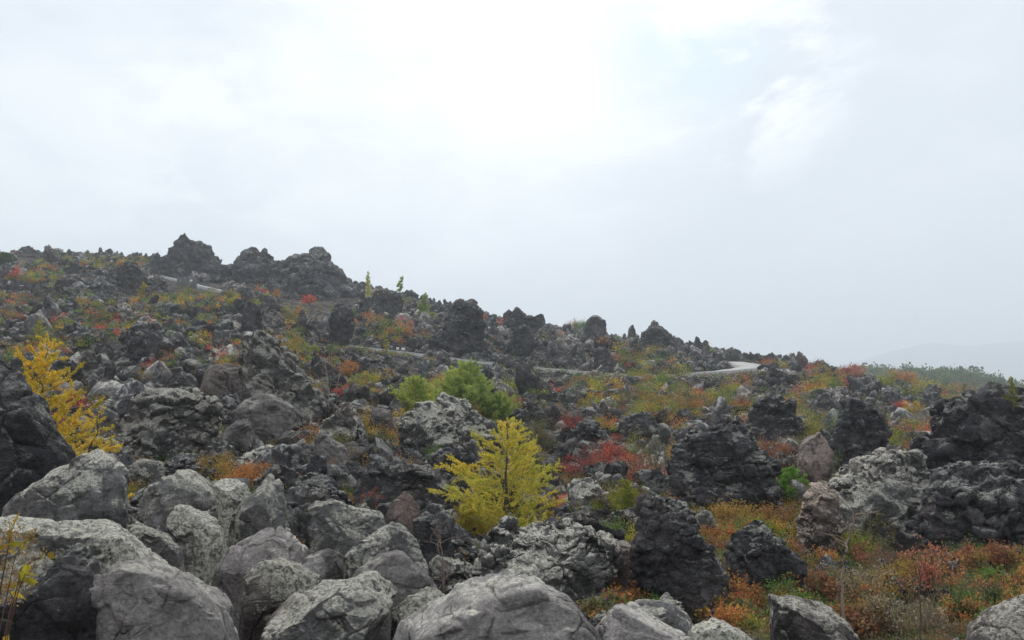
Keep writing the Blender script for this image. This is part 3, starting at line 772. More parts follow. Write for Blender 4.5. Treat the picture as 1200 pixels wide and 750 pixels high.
def merge_rocks(items):
    Vs, Fs, Cs, base = [], [], [], 0
    for i, s in items:
        near = s / d_[i] * F > 4.5
        V, Fc = (MID if near else LOW)[int(rng.integers(24))]
        R = rot_mat(rng.uniform(-.6, .6), rng.uniform(-.6, .6), rng.uniform(0, 6.28))
        W = (V * (s * rng.uniform(.7, 1.3, 3) * (np.array([.85, .85, 1.25]) if rng.random() < .3 else 1))) @ R.T + np.array([xs[i], ys[i], zs[i] + s * .10])
        c = rng.choice([.45, .75, 1.05, 1.5, 1.9], p=[.34, .34, .2, .09, .03])
        warm = rng.uniform(-.04, .06)
        Vs.append(W); Fs.append(Fc + base); base += len(V)
        Cs.append(np.tile([c * (1 + warm), c, c * (1 - warm)], (len(V), 1)))
    return mesh_from('rubble', np.concatenate(Vs), [np.concatenate(Fs)], False, np.concatenate(Cs))
o = add('rubble', merge_rocks(loose), M['rubble'])
tag(o, 'loose jumbled lava stones covering the whole slope', 'rubble', None, 'stuff')
print('rocks', len(solid), len(loose))

# ------------------------------------------------------------------ plants
def tubes(lines, sides=5):
    V, Q = [], []
    for P, R in lines:
        P = np.asarray(P, float); n = len(P); b = len(V)
        for i in range(n):
            t = P[min(i + 1, n - 1)] - P[max(i - 1, 0)]; t /= np.linalg.norm(t) + 1e-9
            a = np.cross(t, (0, 0, 1.0) if abs(t[2]) < .9 else (1.0, 0, 0)); a /= np.linalg.norm(a) + 1e-9; c = np.cross(t, a)
            for k in range(sides):
                w = 2 * math.pi * k / sides
                V.append(P[i] + (a * math.cos(w) + c * math.sin(w)) * R[i])
        for i in range(n - 1):
            for k in range(sides):
                k2 = (k + 1) % sides
                Q.append((b + i * sides + k, b + i * sides + k2, b + (i + 1) * sides + k2, b + (i + 1) * sides + k))
    return np.array(V), np.array(Q)

def cards(C, A, L, W, r2):
    """leaf faces at C pointing along A, length L, width W (arrays)"""
    n = len(C)
    A = A / (np.linalg.norm(A, axis=1)[:, None] + 1e-9)
    B = np.cross(A, r2.normal(size=(n, 3))); B /= np.linalg.norm(B, axis=1)[:, None] + 1e-9
    L = np.broadcast_to(L, n)[:, None]; W = np.broadcast_to(W, n)[:, None]
    V = np.stack([C, C + A * L * .45 + B * W * .5, C + A * L, C + A * L * .45 - B * W * .5], 1).reshape(-1, 3)
    Q = np.arange(4 * n).reshape(n, 4)
    return V, Q

def walk(p, dirn, L, n, r2, wob=.25, lift=0.0):
    pts = [np.array(p, float)]; dv = np.array(dirn, float); dv /= np.linalg.norm(dv)
    for i in range(n):
        dv = dv + r2.normal(size=3) * wob / n ** .5 + np.array([0, 0, lift / n]); dv /= np.linalg.norm(dv)
        pts.append(pts[-1] + dv * L / n)
    return np.array(pts)

def shrub_geo(seed, h, w, style, leaf, count):
    """stems and leaves of a shrub h high, w wide"""
    r2 = np.random.default_rng(seed)
    lines, tips, dirs = [], [], []
    ns = {'dome': 16, 'open': 9, 'twig': 22, 'tuft': 20}[style]
    for i in range(ns):
        a = r2.uniform(0, 6.283); out = r2.uniform(.1, 1) ** .7
        if style == 'tuft': out = r2.uniform(.1, 1)
        dv = np.array([math.cos(a) * out * w * .5, math.sin(a) * out * w * .5, h * (1.05 - .55 * out ** 2)])
        L = np.linalg.norm(dv)
        b0 = np.array([math.cos(a), math.sin(a), 0]) * w * .08 * r2.random()
        P = walk(b0 - np.array([0, 0, .12 * h]), dv, L * r2.uniform(.75, 1.0), 6, r2, .3, .25)
        R = np.linspace(.011, .004, 7) * h ** .6
        lines.append((P, R))
        nt = {'dome': 9, 'open': 8, 'twig': 9, 'tuft': 6}[style]
        for k in range(nt):
            f = r2.uniform(.3, 1); j = f * 6; i0 = min(int(j), 5)
            q = P[i0] + (P[i0 + 1] - P[i0]) * (j - i0)
            dd = (P[i0 + 1] - P[i0]); dd /= np.linalg.norm(dd); dd = dd * .7 + r2.normal(size=3) * .6 + np.array([0, 0, .15])
            T = walk(q, dd, L * r2.uniform(.15, .4), 3, r2, .35, .1)
            lines.append((T, np.linspace(.004, .0018, 4) * h ** .5))
            tips += list(T[1:]); dirs += [T[k2] - T[k2 - 1] for k2 in range(1, 4)]
        tips += list(P[3:]); dirs += [P[k2] - P[k2 - 1] for k2 in range(3, 7)]
    tips = np.array(tips); dirs = np.array(dirs); dirs /= np.linalg.norm(dirs, axis=1)[:, None]
    gate = gn(tips / (w * .22), seed) + .25            # bare and leafy sprays
    wgt = np.clip(gate, .02, 1); wgt /= wgt.sum()
    k = r2.choice(len(tips), count, p=wgt)
    sg = {'dome': .055, 'open': .05, 'twig': .03, 'tuft': .03}[style] * w
    C = tips[k] + r2.normal(size=(count, 3)) * sg * np.array([1, 1, .7])
    C[:, 2] = np.abs(C[:, 2])
    A = dirs[k] * .5 + r2.normal(size=(count, 3)) * .7
    LL = leaf * r2.uniform(.6, 1.35, count)
    if style == 'tuft': V, Q = cards(C, A + np.array([0, 0, .8]), LL * 1.6, LL * .16, r2)
    else: V, Q = cards(C, A, LL, LL * r2.uniform(.45, .65, count), r2)
    return tubes(lines, 4), (V, Q)

def larch_geo(seed, h, w, nb=60, needle=.026, dens=1.0, bend=.0, flat=.0, low=.04):
    """conifer with irregular tiers of feathery branches"""
    r2 = np.random.default_rng(seed)
    top = np.array([bend * h, 0, h])
    tz = np.linspace(0, 1, 12)
    T = np.stack([bend * h * tz ** 2 + r2.normal(size=12) * .008 * h, r2.normal(size=12) * .008 * h, tz * h], 1); T[0, :2] = 0
    T[0, 2] = -.15
    lines = [(T, np.interp(tz, [0, .1, 1], [.022 * h + .01, .016 * h + .005, .003]))]
    segs = []      # (a, b) twigs carrying needles
    for i in range(nb):
        f = low + (1 - low) * ((i + r2.random()) / nb) ** 1.0 * .96
        base = np.array([np.interp(f, tz, T[:, c]) for c in range(3)])
        az = i * 2.4 + r2.normal() * .5
        reach = w * .5 * (1 - f) ** .8 * r2.uniform(.42, 1.2) + .035 * h
        if f < .2: reach *= .75
        up = r2.uniform(.0, .35) + .4 * f - flat
        dv = np.array([math.cos(az), math.sin(az), up])
        P = walk(base, dv, reach, 6, r2, .32, .25)
        lines.append((P, np.linspace(.005 * h ** .5 * (1 - f * .6), .0016, 7)))
        for q in range(6): segs.append((P[q], P[q + 1], .5 if q == 0 else 1))
        nt = max(3, int(reach / .055))
        for k in range(nt):
            g = r2.uniform(.18, 1) * 6; i0 = min(int(g), 5); q = P[i0] + (P[i0 + 1] - P[i0]) * (g - i0)
            dd = P[i0 + 1] - P[i0]; dd /= np.linalg.norm(dd)
            side = np.cross(dd, (0, 0, 1)) * (1 if k % 2 else -1)
            t2 = walk(q, dd * .75 + side * r2.uniform(.1, 1) + np.array([0, 0, r2.uniform(-.75, .6)]), reach * r2.uniform(.12, .42) * (1.2 - g / 7), 3, r2, .35, .1)
            lines.append((t2, np.linspace(.0022, .0012, 4)))
            for q in range(3): segs.append((t2[q], t2[q + 1], 1))
    a = np.array([s[0] for s in segs]); b = np.array([s[1] for s in segs]); L = np.linalg.norm(b - a, axis=1) * np.array([s[2] for s in segs])
    n = int(L.sum() / .0042 * dens)
    k = r2.choice(len(segs), n, p=L / L.sum()); f = r2.random(n)[:, None]
    ax = (b - a)[k]; ax /= np.linalg.norm(ax, axis=1)[:, None] + 1e-9
    C = a[k] + (b - a)[k] * f + r2.normal(size=(n, 3)) * .004
    A = ax * .55 + r2.normal(size=(n, 3)) * .8
    LL = needle * r2.uniform(.7, 1.3, n)
    V, Q = cards(C, A, LL, LL * .22, r2)
    return tubes(lines, 5), (V, Q)

COLR = {
 'orange': (.40, .19, .075), 'rust': (.27, .125, .075), 'red': (.46, .10, .065), 'crimson': (.28, .065, .06), 'yellow': (.46, .31, .045),
 'ochre': (.30, .20, .06), 'lime': (.25, .27, .05), 'green': (.12, .19, .05), 'dark green': (.045, .085, .03), 'olive': (.17, .16, .075),
 'tan': (.27, .215, .15), 'pink': (.43, .19, .14), 'brown': (.17, .115, .08)}

_g = {}
def proto(key, maker):
    if key not in _g:
        (a, b), (c, d) = maker()
        _g[key] = (mesh_from('stems', a, [b], True), mesh_from('foliage', c, [d]))
        _g[key][0].materials.append(M['bark']); _g[key][1].materials.append(M['leaf'])
    return _g[key]

def plant(name, key, maker, loc, scale, rz, color, label, cat, group=None, parts=('stems', 'foliage'), bark=(1, 1, 1), lean=0):
    st, fo = proto(key, maker)
    r = bpy.data.objects.new(name, None); COL.objects.link(r)
    r.location = loc; r.rotation_euler = (lean, 0, rz); r.scale = scale if isinstance(scale, tuple) else (scale,) * 3
    r.empty_display_size = .1
    tag(r, label, cat, group)
    a = add(parts[0], st, parent=r, color=bark)
    b = add(parts[1], fo, parent=r, color=color)
    return r

def ground_at(px, py, d=None):
    if d is None: d = hit(px, py)
    x = ratio(px, py)[0] * d
    return np.array([x, d, float(H(x, d)[0])]), d

# trees
def tree_at(name, px, pybase, pytop, wpx, d, seed, color, label, nb=60, dens=1.0, bend=0, flat=0, needle=.026, low=.04, rz=0, cat='tree', bark=(1, 1, 1), group=None, free=False):
    g, d = ground_at(px, pybase, d)
    if free: g[2] = at(px, pybase, d)[2]
    top = at(px, pytop, d)[2]
    h = top - g[2]; w = wpx / F * d
    r = plant(name, ('larch', seed), lambda: larch_geo(seed, h, w, nb, needle, dens, bend, flat, low), tuple(g), 1.0, rz, color, label, cat, group, ('trunk', 'crown'), bark)
    return r
tree_at('larch_tree', 592, 640, 488, 215, None, 1, (.68, .60, .11), 'golden yellow young larch standing alone at the centre of the picture', 72, 1.5, .02, .02, .034)
tree_at('larch_tree', 40, 545, 392, 205, 13.0, 2, (.72, .54, .08), 'golden larch with wide drooping tiers behind the black rock at the left edge', 76, 2.2, .03, .04, .034)
tree_at('larch_tree', 97, 540, 478, 120, 12.0, 3, (.70, .54, .09), 'low spreading yellow larch sapling right of the black rock wall at the left', 40, 2.6, .1, .2, .030)
tree_at('larch_tree', 545, 492, 425, 110, None, 4, (.42, .50, .15), 'soft green broad larch in the middle distance below the long pale path', 110, .75, 0, 0, .085)
tree_at('larch_tree', 487, 488, 440, 80, None, 5, (.44, .50, .12), 'yellowish green bushy larch left of the soft green larch', 70, .7, 0, 0, .085, .02)
tree_at('larch_tree', 582, 498, 462, 80, None, 6, (.36, .44, .12), 'low green larch bush tucked at the right foot of the soft green larch', 60, .7, 0, 0, .085, .02)
tree_at('larch_tree', 733, 612, 562, 66, None, 7, (.30, .33, .06), 'small yellow green larch sapling left of the dark stump shaped rock', 60, 2.4, 0, 0, .034)
tree_at('larch_tree', 545, 640, 585, 80, None, 17, (.44, .36, .06), 'low yellow larch sapling at the left foot of the golden central larch', 50, 2.4, .05, .1, .034)
tree_at('larch_tree', 640, 640, 600, 70, None, 18, (.38, .32, .06), 'low olive yellow larch sapling at the right foot of the golden central larch', 40, 2.4, .05, .1, .034)
tree_at('pine_tree', 925, 600, 548, 80, None, 8, (.22, .38, .08), 'bright green pine bush with a crooked pale limb left of the pinkish rock flank', 44, 3.2, .1, -.2, .05)
tree_at('pine_tree', 1072, 640, 604, 66, None, 9, (.24, .42, .08), 'small bright green pine below the wide crusted outcrop', 40, 3.2, .0, -.1, .045)
tree_at('pine_tree', 1130, 461, 448, 12, 62, 10, (.10, .16, .05), 'round dark green pine bush left of the black skyline crag', 30, .6, 0, 0, .12)
tree_at('larch_tree', 45, 408, 372, 26, 55, 11, (.42, .40, .05), 'small bright yellow larch on the left slope above the golden larch', 34, .5, 0, .1, .09)
tree_at('larch_tree', 168, 352, 331, 20, 100, 12, (.40, .33, .06), 'yellow larch beside the black pillar at the upper left', 26, .5, 0, .1, .15, .0)
tree_at('birch_tree', 431, 345, 318, 9, 118, 13, (.66, .66, .28), 'slim pale yellow tree on the skyline right of the knobbed crag', 26, .8, 0, -.3, .2)
tree_at('pine_tree', 466, 337, 324, 13, 112, 14, (.40, .50, .2), 'tiny flat topped green tree on the skyline right of the slim yellow tree', 14, .9, .1, 0, .2, .6)
tree_at('pine_tree', 497, 366, 343, 26, 108, 15, (.36, .46, .16), 'spreading light green pine on the skyline left of the horned crag', 30, .8, 0, 0, .2)
tree_at('larch_tree', 452, 400, 386, 14, 70, 16, (.38, .36, .06), 'small yellow green larch left of the horned crag just above the path', 26, .5, 0, .1, .1)
tree_at('pine_tree', 4, 322, 296, 34, 128, 19, (.10, .16, .05), 'dark green pine cut off by the left edge near the skyline', 34, .7, 0, 0, .2)
tree_at('pine_tree', 1187, 475, 441, 22, 24, 20, (.24, .24, .05), 'small green and yellow pine on top of the black skyline crag at the right', 30, 1.0, 0, 0, .05, free=True)
tree_at('pine_tree', 268, 352, 342, 16, 96, 21, (.17, .22, .05), 'low green pine below the broken upper path', 24, .6, 0, 0, .15)

# shrubs with their own place: px, base row, top row, width px, style, colour, label
SH = [
 (862, 622, 583, 88, 'dome', 'ochre', 'large domed orange shrub behind the dark hunched boulder'),
 (905, 628, 592, 62, 'dome', 'orange', 'rusty yellow shrub on the right flank of the large domed orange shrub'),
 (715, 560, 505, 70, 'open', 'red', 'loose scarlet bush left of the black jagged crag'),
 (768, 560, 508, 56, 'open', 'olive', 'olive green leafy bush against the left side of the black jagged crag'),
 (750, 575, 528, 70, 'open', 'pink', 'salmon red bush below the olive leafy bush'),
 (685, 570, 530, 60, 'open', 'crimson', 'dark red airy shrub right of the golden central larch'),
 (638, 535, 488, 50, 'dome', 'olive', 'dusky olive brown shrub above and behind the golden central larch'),
 (668, 520, 488, 46, 'open', 'crimson', 'thin reddish twiggy shrub right of the dusky olive shrub'),
 (436, 606, 578, 34, 'open', 'red', 'small vivid red bush on the dark ledge left of the brownish wedge stone'),
 (503, 618, 604, 26, 'open', 'red', 'few red leaves on a thin stem over the black lump'),
 (403, 478, 460, 22, 'dome', 'red', 'round red bush on the slope left of the broken grey outcrop'),
 (411, 450, 429, 32, 'dome', 'orange', 'round orange bush above the round red bush'),
 (363, 424, 405, 24, 'dome', 'lime', 'small bush green on top and red below left of the orange ones'),
 (420, 520, 482, 46, 'open', 'yellow', 'yellow leaved bush in the hollow left of the broken grey outcrop'),
 (440, 560, 520, 40, 'open', 'ochre', 'sparse yellow brown bush above the dark overhanging ledge'),
 (470, 505, 480, 26, 'open', 'yellow', 'narrow golden sprays left of the broken grey outcrop'),
 (250, 562, 528, 66, 'dome', 'ochre', 'wide mustard shrub behind the blocky grey boulder'),
 (290, 572, 538, 60, 'dome', 'orange', 'orange brown shrub just left of the leaning slab'),
 (370, 560, 532, 50, 'dome', 'orange', 'copper coloured low shrub beside the faceted pale topped block'),
 (345, 578, 556, 40, 'dome', 'rust', 'rusty low shrub right behind the leaning slab'),
 (160, 560, 532, 40, 'open', 'ochre', 'thin yellow and brown bush behind the large rounded boulder'),
 (85, 500, 462, 46, 'open', 'red', 'scarlet twiggy bush just right of the golden left larch'),
 (62, 515, 482, 36, 'open', 'crimson', 'deep red bush below the golden left larch'),
 (130, 540, 505, 34, 'open', 'olive', 'grey green bush between the left larch and the flat topped outcrop'),
 (775, 690, 615, 40, 'open', 'lime', 'tall yellow green sprays growing up the dark stump shaped rock'),
 (760, 706, 680, 62, 'dome', 'rust', 'dark red brown shrub at the foot of the dark stump shaped rock'),
 (720, 700, 682, 50, 'dome', 'rust', 'low russet shrub under the pinkish grey block'),
 (815, 712, 672, 54, 'open', 'ochre', 'yellowish leafy shrub right of the dark stump shaped rock'),
 (865, 712, 664, 70, 'open', 'orange', 'pale orange leafy shrub below the dark hunched boulder'),
 (910, 706, 668, 72, 'dome', 'orange', 'salmon orange thicket above the white streaked block'),
 (958, 704, 664, 60, 'dome', 'rust', 'reddish brown thicket left of the bare crooked sapling'),
 (800, 728, 698, 40, 'dome', 'pink', 'faded pinkish shrub behind the rounded speckled boulder'),
 (862, 728, 700, 34, 'dome', 'red', 'small bright red bush above the pale dome shaped stone'),
 (885, 742, 718, 36, 'open', 'lime', 'fresh green sprig at the bottom right of the pale dome shaped stone'),
 (1010, 720, 668, 64, 'open', 'tan', 'straw coloured bush beside the bare crooked sapling'),
 (1045, 700, 654, 66, 'open', 'ochre', 'yellowish bush in the centre of the right hand basin'),
 (1050, 742, 690, 72, 'dome', 'tan', 'wide dry brown bush at the bottom of the right hand basin'),
 (1085, 700, 630, 34, 'open', 'pink', 'slender salmon leaved sapling below the small bright green pine'),
 (1110, 690, 640, 40, 'open', 'orange', 'slender orange sapling left of the layered dark outcrop'),
 (1060, 668, 640, 36, 'open', 'orange', 'few orange leaves just below the small bright green pine'),
 (1028, 648, 604, 50, 'open', 'olive', 'dull olive bush left of the small bright green pine'),
 (1160, 650, 588, 58, 'open', 'orange', 'sapling with orange and yellow leaves against the layered dark outcrop'),
 (1130, 630, 590, 34, 'open', 'yellow', 'yellow topped sprays left of the orange and yellow sapling'),
 (1128, 720, 680, 70, 'dome', 'olive', 'broad olive bush with a green heart at the lower right'),
 (1158, 706, 674, 40, 'dome', 'green', 'glossy green low bush at the lower right'),
 (1190, 700, 680, 34, 'dome', 'red', 'flat red bush above the ridged boulder in the bottom right corner'),
 (1090, 746, 708, 60, 'twig', 'tan', 'grey brown thicket of dry stalks at the bottom edge on the right'),
 (925, 640, 602, 34, 'open', 'yellow', 'golden leaved sprays under the bright green pine bush'),
 (948, 650, 616, 60, 'twig', 'tan', 'grey leafless brush at the foot of the pinkish rock flank'),
 (985, 660, 622, 60, 'twig', 'brown', 'grey brown leafless brush below the wide crusted outcrop'),
 (655, 648, 628, 62, 'dome', 'olive', 'flat heathery cushion on the low crusted ledge'),
 (616, 655, 645, 22, 'dome', 'lime', 'small bright moss cushion on the low crusted ledge'),
 (686, 615, 596, 34, 'dome', 'orange', 'small orange bush right of the golden central larch'),
 (668, 600, 580, 46, 'dome', 'pink', 'faded red bush between the golden larch and the yellow green sapling'),
 (770, 612, 578, 38, 'open', 'orange', 'orange brown twigs between the green sapling and the black jagged crag'),
 (782, 596, 572, 26, 'dome', 'green', 'bright green sprig above the dark stump shaped rock'),
 (565, 658, 640, 44, 'open', 'green', 'low bright green plant under the golden central larch'),
 (582, 665, 652, 40, 'dome', 'olive', 'mossy tuft under the golden central larch'),
 (405, 545, 520, 30, 'open', 'tan', 'pale dry bush in the hollow left of the dark overhanging ledge'),
 (510, 546, 522, 24, 'dome', 'green', 'small dark green bush at the foot of the broken grey outcrop'),
 (462, 600, 590, 40, 'dome', 'olive', 'mossy mat on the dark overhanging ledge'),
 (455, 550, 538, 40, 'dome', 'pink', 'pink red flat bush on top of the dark overhanging ledge'),
 (905, 548, 515, 60, 'dome', 'rust', 'red and brown bush right of the black jagged crag'),
 (920, 590, 560, 36, 'open', 'green', 'loose green bush left of the pinkish rock flank'),
 (1048, 522, 506, 26, 'dome', 'lime', 'round lime green bush right of the upright monolith'),
 (965, 505, 488, 30, 'dome', 'lime', 'lime green bush left of the upright monolith'),
 (1072, 496, 476, 28, 'dome', 'yellow', 'yellow bush beside the leaning pale rock blade'),
 (1056, 488, 476, 22, 'dome', 'red', 'red bush at the left foot of the leaning pale rock blade'),
 (1108, 474, 458, 16, 'open', 'crimson', 'red brown bush on the right slope beside the dark green pine bush'),
 (1090, 510, 480, 50, 'twig', 'tan', 'grey leafless bush above the wide crusted outcrop'),
 (1060, 460, 442, 40, 'dome', 'orange', 'orange red bush on the right slope in front of the green wooded hill'),
 (1040, 462, 446, 30, 'dome', 'lime', 'yellow green bush left of the orange red bush by the wooded hill'),
 (1008, 448, 433, 26, 'dome', 'pink', 'salmon bush on the crest at the left end of the wooded hill'),
 (560, 384, 372, 22, 'dome', 'red', 'red bush just right of the horned crag'),
 (592, 388, 376, 20, 'dome', 'red', 'bright red bush on the skyline slope below the row of small peaks'),
 (362, 362, 350, 18, 'dome', 'red', 'red bush at the foot of the hazy knobbed crag'),
 (672, 384, 368, 12, 'open', 'pink', 'thin reddish see through tree on the skyline left of the round topped rock'),
 (992, 446, 430, 14, 'open', 'red', 'wispy red sapling on the skyline right of the brownish rock finger'),
 (16, 352, 332, 12, 'open', 'red', 'upright scarlet bush in front of the grey board wall'),
 (685, 388, 374, 36, 'dome', 'green', 'green bush on the skyline in front of the round topped rock'),
]
def shrub_key(style, hp, ratio_wh, v):
    near = hp > 60
    return (style, round(ratio_wh * 2) / 2, v, near)
def put_shrub(px, py0, py1, wpx, style, cname, label, group=None, seed=None, d=None, parts=True):
    g, d = ground_at(px, py0, d); g[2] += float(np.interp(d, [20, 60, 140], [0, .45, .8]))
    h = max((py0 - py1) / F * d, .05); w = wpx / F * d
    rr = min(2.5, max(.75, round(w / h * 2) / 2))
    v = int(rng.integers(2)) if seed is None else seed
    lpx = 2.6 if d < 16 else 1.6 if d < 40 else 1.25        # leaf length against the size of a picture point, kept near 3 cm close by
    leaf = min(max(.032, lpx * d / F), .16)
    big = max(h, w)
    rel = leaf / big
    lev = 0 if rel < .035 else 1 if rel < .06 else 2
    base_leaf = [.026, .05, .085][lev]
    cnt = {'dome': [5200, 1700, 800], 'open': [2600, 900, 450], 'twig': [500, 250, 150], 'tuft': [3000, 1200, 500]}[style][lev]
    H0 = 1 / max(rr, 1.0); W0 = H0 * rr
    key = ('sh', style, rr, v, lev)
    sc = big
    c = np.array(COLR[cname]) * rng.uniform(1.0, 1.4)
    r = plant('shrub', key, lambda: shrub_geo(hash(key[1:4]) % 1000 if False else (len(_g) * 13 + 7), H0, W0, style, base_leaf, cnt), tuple(g), sc, rng.uniform(0, 6.28), tuple(c), label, 'shrub', group, ('stems', 'foliage'), (1, 1, 1) if style != 'twig' else (2.6, 2.5, 2.4))
    return r, (g, d, h, w)
VEG = []
for (px, a, b, w, st, c, lb) in SH:
    r, q = put_shrub(px, a, b, w, st, c, lb); VEG.append((px, a, w))

# pale bare saplings
def bare(name, pts, d, rad, label, twigs, seed, mat_tint=(3.6, 3.4, 3.2), cat='dead sapling'):
    r2 = np.random.default_rng(seed)
    if d > 10: d = hit(*pts[0])
    P = np.array([at(px, py, d) for px, py in pts])
    P[:, 1] += r2.normal(size=len(P)) * .04
    gz = float(H(P[0, 0], P[0, 1])[0])
    P[0, 2] = min(P[0, 2], gz - .05)
    root = bpy.data.objects.new(name, None); COL.objects.link(root); root.location = P[0]; tag(root, label, cat)
    L0 = P - P[0]
    k = np.arange(len(P)); kk = np.linspace(0, len(P) - 1, len(P) * 4)
    L0 = np.stack([np.interp(kk, k, L0[:, c]) for c in range(3)], 1) + r2.normal(size=(len(kk), 3)) * rad * .5
    V, Q = tubes([(L0, np.linspace(rad, rad * .4, len(L0)))], 6)
    add('trunk', mesh_from('trunk', V, [Q], True), M['bark'], root, color=mat_tint)
    ln = []
    for i in range(twigs):
        j = int(r2.integers(len(L0) // 4, len(L0)))
        T = walk(L0[j], r2.normal(size=3) * np.array([1, 1, .5]) + np.array([0, 0, .7]), r2.uniform(.15, .45) * np.linalg.norm(L0[-1]), 5, r2, .5, .3)
        ln.append((T, np.linspace(rad * .45, rad * .15, 6)))
        for q in range(2):
            ln.append((walk(T[2 + q], r2.normal(size=3) + np.array([0, 0, .5]), .12 * np.linalg.norm(L0[-1]), 3, r2, .5), np.linspace(rad * .25, rad * .12, 4)))
    V, Q = tubes(ln, 4)
    add('branch', mesh_from('branch', V, [Q], True), M['bark'], root, color=mat_tint)
bare('dead_sapling', [(989,712),(988,690),(989,665),(988,648),(996,630),(1001,612),(1005,598)], 8.5, .014, 'pale crooked leafless sapling rising from the shrubs of the right hand basin', 5, 1)
bare('dead_sapling', [(1077,745),(1078,715),(1076,690),(1075,668)], 8.0, .010, 'thin dark bare stem at the bottom right', 4, 2, (1.5, 1.3, 1.2))
bare('dead_sapling', [(893,598),(890,580),(892,570),(903,555),(912,540)], 13.8, .03, 'crooked pale grey trunk beside the bright green pine bush', 4, 3, (3, 2.9, 2.8))
bare('dead_sapling', [(386,488),(386,462),(383,440),(380,418)], 24, .025, 'pale bare sapling standing right of the large sloping crag', 10, 4)
bare('dead_sapling', [(392,470),(396,448),(402,425)], 24.5, .02, 'second thin bare sapling right of the large sloping crag', 8, 5)
bare('dead_sapling', [(444,485),(442,465),(440,450)], 20, .018, 'tangle of pale twigs left of the slanting grey slab', 14, 6)
bare('dead_sapling', [(452,490),(460,470),(468,455)], 20, .016, 'leaning pale twig in front of the slanting grey slab', 6, 7)
bare('dead_sapling', [(85,448),(100,430),(114,412)], 19, .018, 'long thin bare branch leaning right above the golden left larch', 6, 8, (2, 1.8, 1.7))
bare('dead_sapling', [(198,540),(205,525),(212,505)], 12.5, .012, 'thin twig with a few yellow leaves in front of the flat topped outcrop', 8, 9, (2, 1.8, 1.6))
bare('dead_sapling', [(777,640),(778,560),(780,545)], 13, .01, 'thin upright stem behind the dark stump shaped rock', 5, 10, (2, 1.8, 1.6))
bare('dead_sapling', [(522,660),(518,645),(514,630)], 8.3, .009, 'grey twigs in front of the black lump below the red leaves', 14, 11, (3, 2.8, 2.7))

# near twig with large leaves at the left edge
def leaf_twig():
    r2 = np.random.default_rng(9)
    d = 3.1
    root = bpy.data.objects.new('leafy_branch', None); COL.objects.link(root)
    b = at(-60, 760, d); b[2] = float(H(b[0], b[1])[0]); root.location = b
    tag(root, 'branches with big yellow and green leaves and tan seed heads at the left edge', 'branch')
    ends = [((18, 650), (40, 625)), ((25, 665), (55, 648)), ((10, 640), (14, 618)), ((22, 690), (30, 672)), ((15, 700), (8, 688)), ((5, 668), (-10, 640))]
    ln, C, A, C2 = [], [], [], []
    for (mx, my), (ex, ey) in ends:
        dd = d + r2.uniform(-.2, .2)
        P = np.array([b, b + (at(mx, my, dd) - b) * .5 + np.array([-.03, 0, .03]), at(mx, my, dd), at(ex, ey, dd)]) - b
        k = np.linspace(0, 3, 16); Q = np.stack([np.interp(k, range(4), P[:, c]) for c in range(3)], 1)
        ln.append((Q, np.linspace(.0032, .0012, 16)))
        for j in range(6, 16, 1):
            if r2.random() < .65:
                C.append(Q[j]); A.append(r2.normal(size=3) * .7 + np.array([.4, -.2, .2]))
            if j > 9 and r2.random() < .6: C2.append(Q[j] + r2.normal(size=3) * .012)
    C = np.array(C); A = np.array(A)
    V, Q = cards(C, A, .05 * r2.uniform(.7, 1.3, len(C)), .024, r2)
    a, q = tubes(ln, 5)
    add('stem', mesh_from('stem', a, [q], True), M['bark'], root, color=(1.5, 1.0, .85))
    add('leaves', mesh_from('leaves', V, [Q]), M['leaf'], root, color=(.48, .36, .04))
    C2 = np.array(C2); k = r2.integers(len(C2), size=1300)
    CC = C2[k] + r2.normal(size=(1300, 3)) * .014
    V, Q = cards(CC, r2.normal(size=(1300, 3)), .009, .006, r2)
    add('seed_heads', mesh_from('seed_heads', V, [Q]), M['leaf'], root, color=(.36, .23, .10))
leaf_twig()

# scattered shrubs
def on_hero_bush(px, py):
    return any(abs(px - a) < w * .3 and -w * .5 < py - b < 4 for a, b, w in VEG)
cand = []
while len(cand) < 6200:
    px, py = rng.uniform(-60, 1260), rng.uniform(305, 745)
    top = np.interp(px, [0, 200, 400, 600, 800, 1000, 1200], [300, 305, 335, 388, 408, 440, 470])
    if py < top + 4: continue
    dens = .30
    if px < 480: dens = .68 if py < 470 else .40
    if px > 600 and py > 430: dens = .50
    if px > 930 and py < 520: dens = .8
    if px > 800 and py > 600: dens = 1.1
    if px < 700 and py > 600: dens = .05
    if 545 < px < 790 and 560 < py < 640: dens = .9
    if 60 < px < 560 and 520 < py < 575: dens = .6
    n = float(gn(np.array([[px / 45, py / 24, 3.3]]))[0])
    if rng.random() < .72 * dens * (.35 + n * 2.4): cand.append((px, py))
cols = ['orange', 'rust', 'red', 'lime', 'green', 'olive', 'ochre', 'tan', 'yellow', 'brown', 'dark green']
pw = np.array([.11, .05, .07, .22, .18, .13, .08, .05, .06, .02, .03])
items = []
for (px, py) in cand:
    d = hit(px, py)
    if d > 166: continue
    x = ratio(px, py)[0] * d
    if on_path(x, d, .8) or blocked(px, py - 3, d, x, d, .1): continue
    if on_hero_bush(px, py): continue
    wp = min(np.exp(rng.normal(0, .38)), 1.5) * np.interp(py, [300, 400, 500, 620, 740], [8.5, 12.5, 21, 31, 40])
    cn = cols[rng.choice(len(cols), p=pw / pw.sum())]
    if d < 15 and cn in ('red', 'yellow', 'lime'): cn = ['rust', 'olive', 'tan', 'orange'][int(rng.integers(4))]
    items.append((wp, px, py, d, cn))
items.sort(key=lambda a: -a[0])
